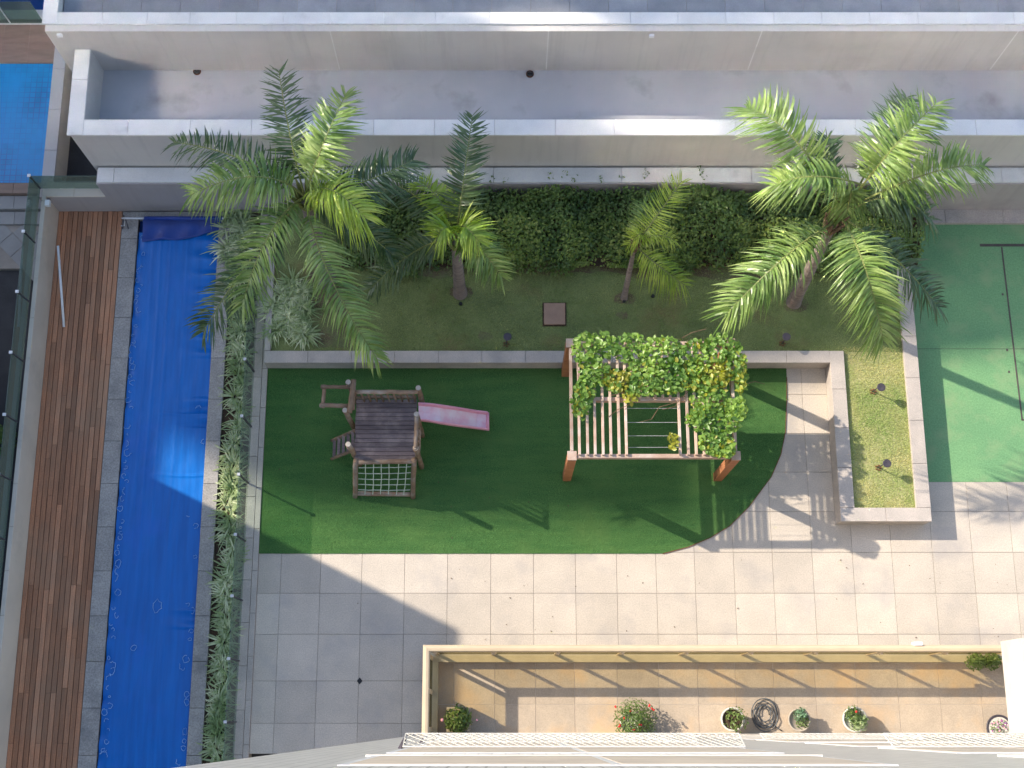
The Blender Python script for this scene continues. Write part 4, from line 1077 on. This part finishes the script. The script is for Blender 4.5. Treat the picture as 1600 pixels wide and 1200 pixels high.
def rounded(p0, p1, ax):
    a = MB(); prof = [(-rr,-.06),(-rr,.02),(-rr*.7,.05),(0,.06),(rr*.7,.05),(rr,.02),(rr,-.06)]
    vs = [((p0[0], p0[1]+u, p0[2]+h) if ax == 'x' else (p0[0]+u, p0[1]-(u if p0[1] > .6 else 0), p0[2]+h)) for u, h in prof] + [((p1[0], p1[1]+u, p1[2]+h) if ax == 'x' else (p1[0]+u, p1[1], p1[2]+h)) for u, h in prof]
    if ax == 'x': vs[:7] = [(p0[0]-u, p0[1]+u, p0[2]+h) for u, h in prof]
    a.add(vs, [(i, i+1, i+8, i+7) for i in range(6)] + [(0, 7, 13, 6), tuple(range(7))[::-1], tuple(range(7, 14))]); return a
rounded((xc, yc, ZR-.06), (XT1, yc, ZR-.06), 'x').build('top_rail', 'cream_metal', br_, False)
rounded((xc, yc, ZR-.06), (xc, Y_FAC, ZR-.06), 'y').build('top_rail', 'cream_metal', br_, False)
pxs = [P(q, 1020, ZR-.2)[0] for q in (680, 771, 872, 973, 1073, 1174, 1275, 1376, 1478, 1580)]
yp = yc - .06
for x in pxs: 
    MB().box(x-.05, x+.05, yp-.012, yp+.012, kz, ZR-.12).build('post', 'cream_metal', br_)
    MB().box(x-.025, x+.025, yp-.05, yp-.012, ZR-.30, ZR-.14).build('bracket', 'cream_metal', br_)
pys = [P(666, q, ZR-.2)[1] for q in (1026, 1080, 1140)]
for y in pys: MB().box(xc+.05, xc+.075, y-.045, y+.045, kz, ZR-.12).build('post', 'cream_metal', br_)
for k in range(len(pxs)-1): MB().box(pxs[k]+.055, pxs[k+1]-.055, yp-.004, yp+.004, kz+.02, ZR-.125).build('pane', 'glass_amber', br_)
for k in range(len(pys)-1): MB().box(xc+.058, xc+.066, pys[k+1]+.05, pys[k]-.05, kz+.02, ZR-.125).build('pane', 'glass_amber', br_)

def pot(px, py, r, h, m, lab, cat='plant pot', top='soil'):
    c = P(px, py, h); c[2] = .008
    t = thing('plant_pot', c, lab, cat, 'potted plants on the terrace')
    MB().lathe(c, [(r*.72, 0), (r*.95, h*.9), (r*1.05, h*.9), (r*1.05, h), (r*.9, h), (r*.88, h*.86), (.001, h*.86)], 22).build('pot', m, t, True)
    return t, c
def tuft(root, c, r, h, z, n, m, size, name='foliage'):
    d = rng.normal(size=(n, 3)); d[:, 2] = np.abs(d[:, 2]); d /= np.linalg.norm(d, axis=1, keepdims=True)
    p = np.array([c[0], c[1], z]) + d*(rng.uniform(.2, 1, n)**.5)[:, None]*np.array([r, r, h])
    v, f = leaves(p, d + rng.normal(size=(n, 3))*.5, size); return raw(name, v, f, m, root)
# square planter
c = P(716, 1124, .5); c[2] = .008
t = thing('plant_pot', c, 'square planter with a dark leafy flowering plant in the corner of the terrace', 'plant pot', 'potted plants on the terrace')
MB().box(c[0]-.24, c[0]+.24, c[1]-.24, c[1]+.24, .008, .42).build('pot', 'terracotta', t)
tuft(t, c, .30, .30, .40, 260, 'pot_leaf', .10); tuft(t, c, .27, .28, .40, 180, 'hedge_leaf', .11)
MB().blob(P(691, 1125, .6), .035).build('flower', 'pink', t); MB().blob(P(745, 1125, .6), .022).build('flower', 'pink', t)
t, c = pot(985, 1128, .20, .30, 'pot_white', 'white pot with a big red flowering bush beside the building wall')
tuft(t, c + [.10, .02, 0], .46, .50, .22, 1500, 'pot_leaf', .06)
for (px, py) in ((962, 1104), (969, 1134), (1015, 1102), (1020, 1108), (975, 1122), (1000, 1132), (990, 1140), (985, 1110)):
    fl_ = MB()
    for k in range(3): fl_.blob(P(px, py, .55) + rng.normal(size=3)*.012, .02)
    fl_.build('flower', 'red', t)
t, c = pot(1145, 1124, .23, .36, 'pot_white', 'pale round pot with thin green stems left of the hose coil')
MB().lathe((c[0], c[1], .31), [(.001, .01), (.2, .01)], 20).build('soil', 'soil', t); tuft(t, c + [.06, .0, 0], .26, .26, .34, 170, 'pot_leaf', .075)
hz = thing('hose_coil', P(1194, 1115), 'coiled grey garden hose lying on the terrace tiles', 'hose')
c = P(1194, 1117, .03)
pts = [(c[0] + (.10+.018*k/9)*math.cos(k*.35)*(1+.04*math.sin(k*.9)), c[1] + .02*math.sin(k*.11) + (.12+.022*k/9)*math.sin(k*.35), .03+.012*(k % 5)) for k in range(95)]
MB().tube(pts, .011, 6).build('hose', 'hose', hz, True)
e = [P(1205, 1130, .03), P(1215, 1138, .03), P(1222, 1142, .03)]; MB().tube(e, .012, 6).build('hose_end', 'hose', hz, True)
t, c = pot(1249, 1125, .22, .34, 'terracotta', 'round clay pot with a blue-green succulent right of the hose coil')
MB().lathe((c[0], c[1], .29), [(.001, .01), (.19, .01)], 20).build('gravel', 'gravel_pot', t); tuft(t, c + [.02, .10, 0], .15, .14, .34, 140, 'pot_pale', .075); tuft(t, c + [.06, -.02, 0], .16, .12, .32, 110, 'pot_leaf', .06)
t, c = pot(1336, 1124, .24, .34, 'pot_white', 'round pot with a bushy plant and curled leaves, second from the white balcony')
tuft(t, c + [-.02, .08, 0], .2, .2, .32, 200, 'pot_leaf', .07); tuft(t, c + [.06, -.06, 0], .2, .16, .32, 90, 'spider_leaf', .14); tuft(t, c, .26, .12, .3, 80, 'pot_pale', .07)
MB().blob(P(1338, 1112, .5), .025).build('flower', 'red', t)
t, c = pot(1562, 1138, .26, .12, 'dark_metal', 'shallow bowl of pink and white flowers next to the white balcony')
MB().lathe((c[0], c[1], .10), [(.001, .012), (.24, .012)], 20).build('gravel', 'pot_white', t); tuft(t, c, .2, .1, .11, 120, 'pot_leaf', .05)
for k in range(26): MB().blob((c[0]+random.uniform(-.2, .15), c[1]+random.uniform(-.15, .17), .17+random.random()*.05), .018, 6).build('flower', random.choice(['pink', 'violet', 'pot_white']), t)
for (px, lab) in ((1527, 'round green bush in the left one of two pots behind the cream railing'), (1551, 'round green bush in the pot against the white balcony')):
    c = P(px, 1033, .6); c[2] = kz
    t = thing('terrace_bush', c, lab, 'shrub', 'green bushes on the terrace kerb')
    MB().lathe(c, [(.07, 0), (.10, .2), (.001, .19)], 14).build('pot', 'dark_metal', t); tuft(t, c, .19, .45, kz+.18, 520, 'pot_leaf', .06)
# fallen leaves, floor drain
n = 130; q = np.array([P(random.uniform(430, 1590), random.uniform(872, 1000), .012) for _ in range(50)] + [P(random.uniform(425, 1150), random.uniform(585, 850), .025) for _ in range(35)] + [P(random.uniform(560, 1300), random.uniform(430, 545), ZL+.03) for _ in range(45)])
v, f = leaves(q, rng.normal(size=q.shape)*.3 + [0, 0, 1], rng.uniform(.012, .05, n), .5)
tag(raw('fallen_leaves', v, f, 'dry_leaf'), kind='stuff')
c = P(562, 1064); dr = MB().prism([(c[0]-.06, c[1]), (c[0], c[1]-.07), (c[0]+.06, c[1]), (c[0], c[1]+.07)], 0, .006).build('floor_drain', 'black')
tag(dr, 'small dark diamond floor drain where four shaded paving slabs meet', 'drain')

# ------------------------------------------------------------------ the building the picture is taken from
ab = thing('apartment_building', (X_FAC, Y_FAC, 0), 'white tiled apartment facade with netted windows rising at the near edge', 'building')
MB().box(X_FAC, 26, -14, Y_FAC, -.45, 24.2).build('wall', 'facade_tile', ab)
FH = 2.9
for k in range(9):
    z = .02 + FH*k
    for (x0, x1) in ((-.9, 2.1), (3.4, 5.5), (7.2, 9.4)):
        zs = z + .55; H_ = 1.9
        if zs > 23: continue
        wn = MB().box(x0, x1, Y_FAC, Y_FAC+.006, zs, zs+H_).build('window', 'steel', ab)
        MB().box(x0+.06, (x0+x1)/2-.03, Y_FAC+.006, Y_FAC+.009, zs+.06, zs+H_-.06).build('blind', 'blind', wn)
        MB().box((x0+x1)/2+.03, x1-.06, Y_FAC+.006, Y_FAC+.009, zs+.06, zs+H_-.06).build('blind', 'blind', wn)
        MB().box(x0-.05, x1+.05, Y_FAC, Y_FAC+.014, zs-.05, zs).build('sill', 'thread', wn)
        out = {2: .06, 3: .085, 4: .105, 5: .13}.get(k)
        if not out or (x0 > 3 and k in (2, 4)): continue
        nm = MB(); NH = .30; st_p = .075                                  # netting that leans out below the window
        pt = lambda u, h: (x0+u, Y_FAC+.02+(out-.02)*(1-h/NH) - .02*math.sin(math.pi*h/NH), zs-.02+h)
        for fr_ in (((0, 0), (x1-x0, 0)), ((0, 0), (0, NH)), ((x1-x0, 0), (x1-x0, NH)), ((0, NH), (x1-x0, NH))):
            nm.beam(pt(*fr_[0]), pt(*fr_[1]), .008, .008, up=(.1, .7, .7))
        for sgn in (1, -1):
            q = -NH
            while q < x1-x0:
                a0, a1 = max(0, q), min(x1-x0, q+NH)
                if a1 - a0 > .03:
                    h0, h1 = a0-q, a1-q
                    if sgn < 0: h0, h1 = NH-h0, NH-h1
                    nm.beam(pt(a0, h0), pt(a1, h1), .0045, .0045, up=(.1, .7, .7))
                q += st_p
        nm.build('safety_net', 'thread', wn)
        if x0 > 0: continue
        hk = MB(); p_ = pt(0, 0); hk.add([(p_[0]-.07, Y_FAC, zs-.03), (p_[0]+.01, Y_FAC, zs-.03), p_, (p_[0]-.03, Y_FAC, zs+.1)], [(0,1,2),(0,2,3),(1,3,2),(0,3,1)]); hk.build('hook', 'dark_metal', wn)
bs = thing('balcony', P(1580, 1080, 3.0), 'bright white balcony block projecting over the end of the terrace', 'balcony')
zb_ = 3.2; bx = P(1566, 1030, 2.2)[0]; by = P(1590, 997, zb_)[1]
MB().box(bx, bx+2.2, Y_FAC+.01, by, 2.2, zb_).build('slab', 'balcony_paint', bs)
ysm = P(1590, 1076, zb_)[1]; MB().box(bx-.004, bx+2.2, ysm-.006, ysm+.006, 2.3, zb_+.003).build('joint_strip', 'plaster', bs)
for (px, py, z, lab) in ((1435, 1006, ZR+.02, 'small white box fixed on the cream railing'),):
    c = P(px, py, z); o = MB().box(c[0]-.08, c[0]+.08, c[1]-.03, c[1]+.04, ZR-.15, z).build('junction_box', 'white_plastic'); tag(o, lab, 'box')

# ------------------------------------------------------------------ unseen blocks added to shade the garden
UX, UY = K[0]/math.hypot(*K), K[1]/math.hypot(*K); RUN = math.hypot(*K)
def tower(name, corner, ang, length, depth, h, label):
    """Block whose roof front edge casts its shadow from 'corner' (ground point) along 'ang'."""
    off = np.array([K[0]*h, K[1]*h]); c = np.array(corner) - off
    e = np.array([math.cos(ang), math.sin(ang)]); nn = np.array([-e[1], e[0]])
    poly = [c, c+e*length, c+e*length+nn*depth, c+nn*depth]
    t = thing(name, (c[0], c[1], -.45), label, 'building')
    MB().prism([tuple(p) for p in poly], -.45, h).build('wall', 'concrete', t)
    wm_ = MB(); nrm_ = -nn
    zz = 1.0
    while zz < h - 2.2:
        k = 1.0
        while k + 1.6 < length:
            a = c + e*k + nrm_*.02; b = c + e*(k+1.4) + nrm_*.02
            wm_.add([(*a, zz), (*b, zz), (*b, zz+1.4), (*a, zz+1.4)], [(0,1,2,3)]); k += 3
        zz += 2.9
    if wm_.v: wm_.build('windows', 'glass_window', t)
    return t
# unseen near block, added for the straight shadow edge across pool and paving
hA = 9.0; cA = np.array([-.95, 1.87]) - np.array([K[0]*hA, K[1]*hA])
tA = thing('side_shade_block', (cA[0], cA[1], -.45), 'plain unseen block added left of the pool to shade it', 'building')
MB().box(cA[0]-30, cA[0], cA[1]-24, cA[1], -.45, hA).build('wall', 'concrete', tA)
tower('slim_shade_block', (-3.95, 4.30), math.radians(-2), 8.3, 2.0, 52, 'slim unseen concrete block added to shade the play lawn')  # added out of view so its shadow darkens the play lawn
hB, cB, angB = 34, (-.2, 6.15), math.radians(9)
offB = np.array([K[0]*hB, K[1]*hB]); cB = np.array(cB) - offB
eB = np.array([math.cos(angB), math.sin(angB)]); nB = np.array([-eB[1], eB[0]])
tB = thing('long_shade_block', (cB[0], cB[1], -.45), 'long unseen concrete block added to shade lawn and court, pierced for sun patches', 'building')  # unseen block added; its roof edge shades the raised lawn and court
def seg(s0, s1, d0, d1, dep, name='wall'):
    poly = [cB+eB*s0, cB+eB*s1, cB+eB*s1+nB*dep, cB+eB*s0+nB*dep]
    MB().prism([tuple(p) for p in poly], hB-d1, hB-d0).build(name, 'concrete', tB)
seg(-6, 40, 12, hB+.45, 9)
def holes(s0, s1, d0, d1, hs):
    S = sorted({s0, s1, *[h[0] for h in hs], *[h[1] for h in hs]}); Dd = sorted({d0, d1, *[h[2] for h in hs], *[h[3] for h in hs]})
    for i in range(len(S)-1):
        for j in range(len(Dd)-1):
            a, b = (S[i]+S[i+1])/2, (Dd[j]+Dd[j+1])/2
            if not any(h[0] < a < h[1] and h[2] < b < h[3] for h in hs): seg(S[i], S[i+1], Dd[j], Dd[j+1], .12, 'shade_screen')
holes(0, 40, 0, 12, [(11.7, 13.7, 4.2, 5.5), (10.5, 12.3, 2.2, 3.4), (13.0, 13.8, 2.4, 3.2)])  # shade screen pierced so sun patches land on the terrace capping
# unseen storeys and mirror panels added to throw sun back on the stepped terrace
M['sun_reflector'] = glossy_mat('sun_reflector', (.86, .83, .77), .18)
MB().box(-42, -12.6, -14, -.25, hA, 32).build('reflector_block', 'concrete', tA)
for (x0, x1) in ((-42, -37.2), (-33.8, -30.6), (-23.4, -18.9), (-16.8, -12.8)):
    for (z0, z1) in ((18.6, 23.0), (23.6, 28.5)):
        MB().box(x0, x1, -.25, -.235, z0, z1).build('reflector_panel', 'sun_reflector', tA)
hC = 20; cC = np.array([-7.45, 6.1]) - np.array([K[0]*hC, K[1]*hC])
tC = thing('gap_shade_block', (cC[0], cC[1], -.45), 'unseen concrete block added to shade the deck end of the sunlit gap', 'building')  # added out of view to stop the sunlit gap at the deck
MB().box(cC[0]-6, cC[0], cC[1]-2, cC[1]+6, -.45, hC).build('wall', 'concrete', tC)
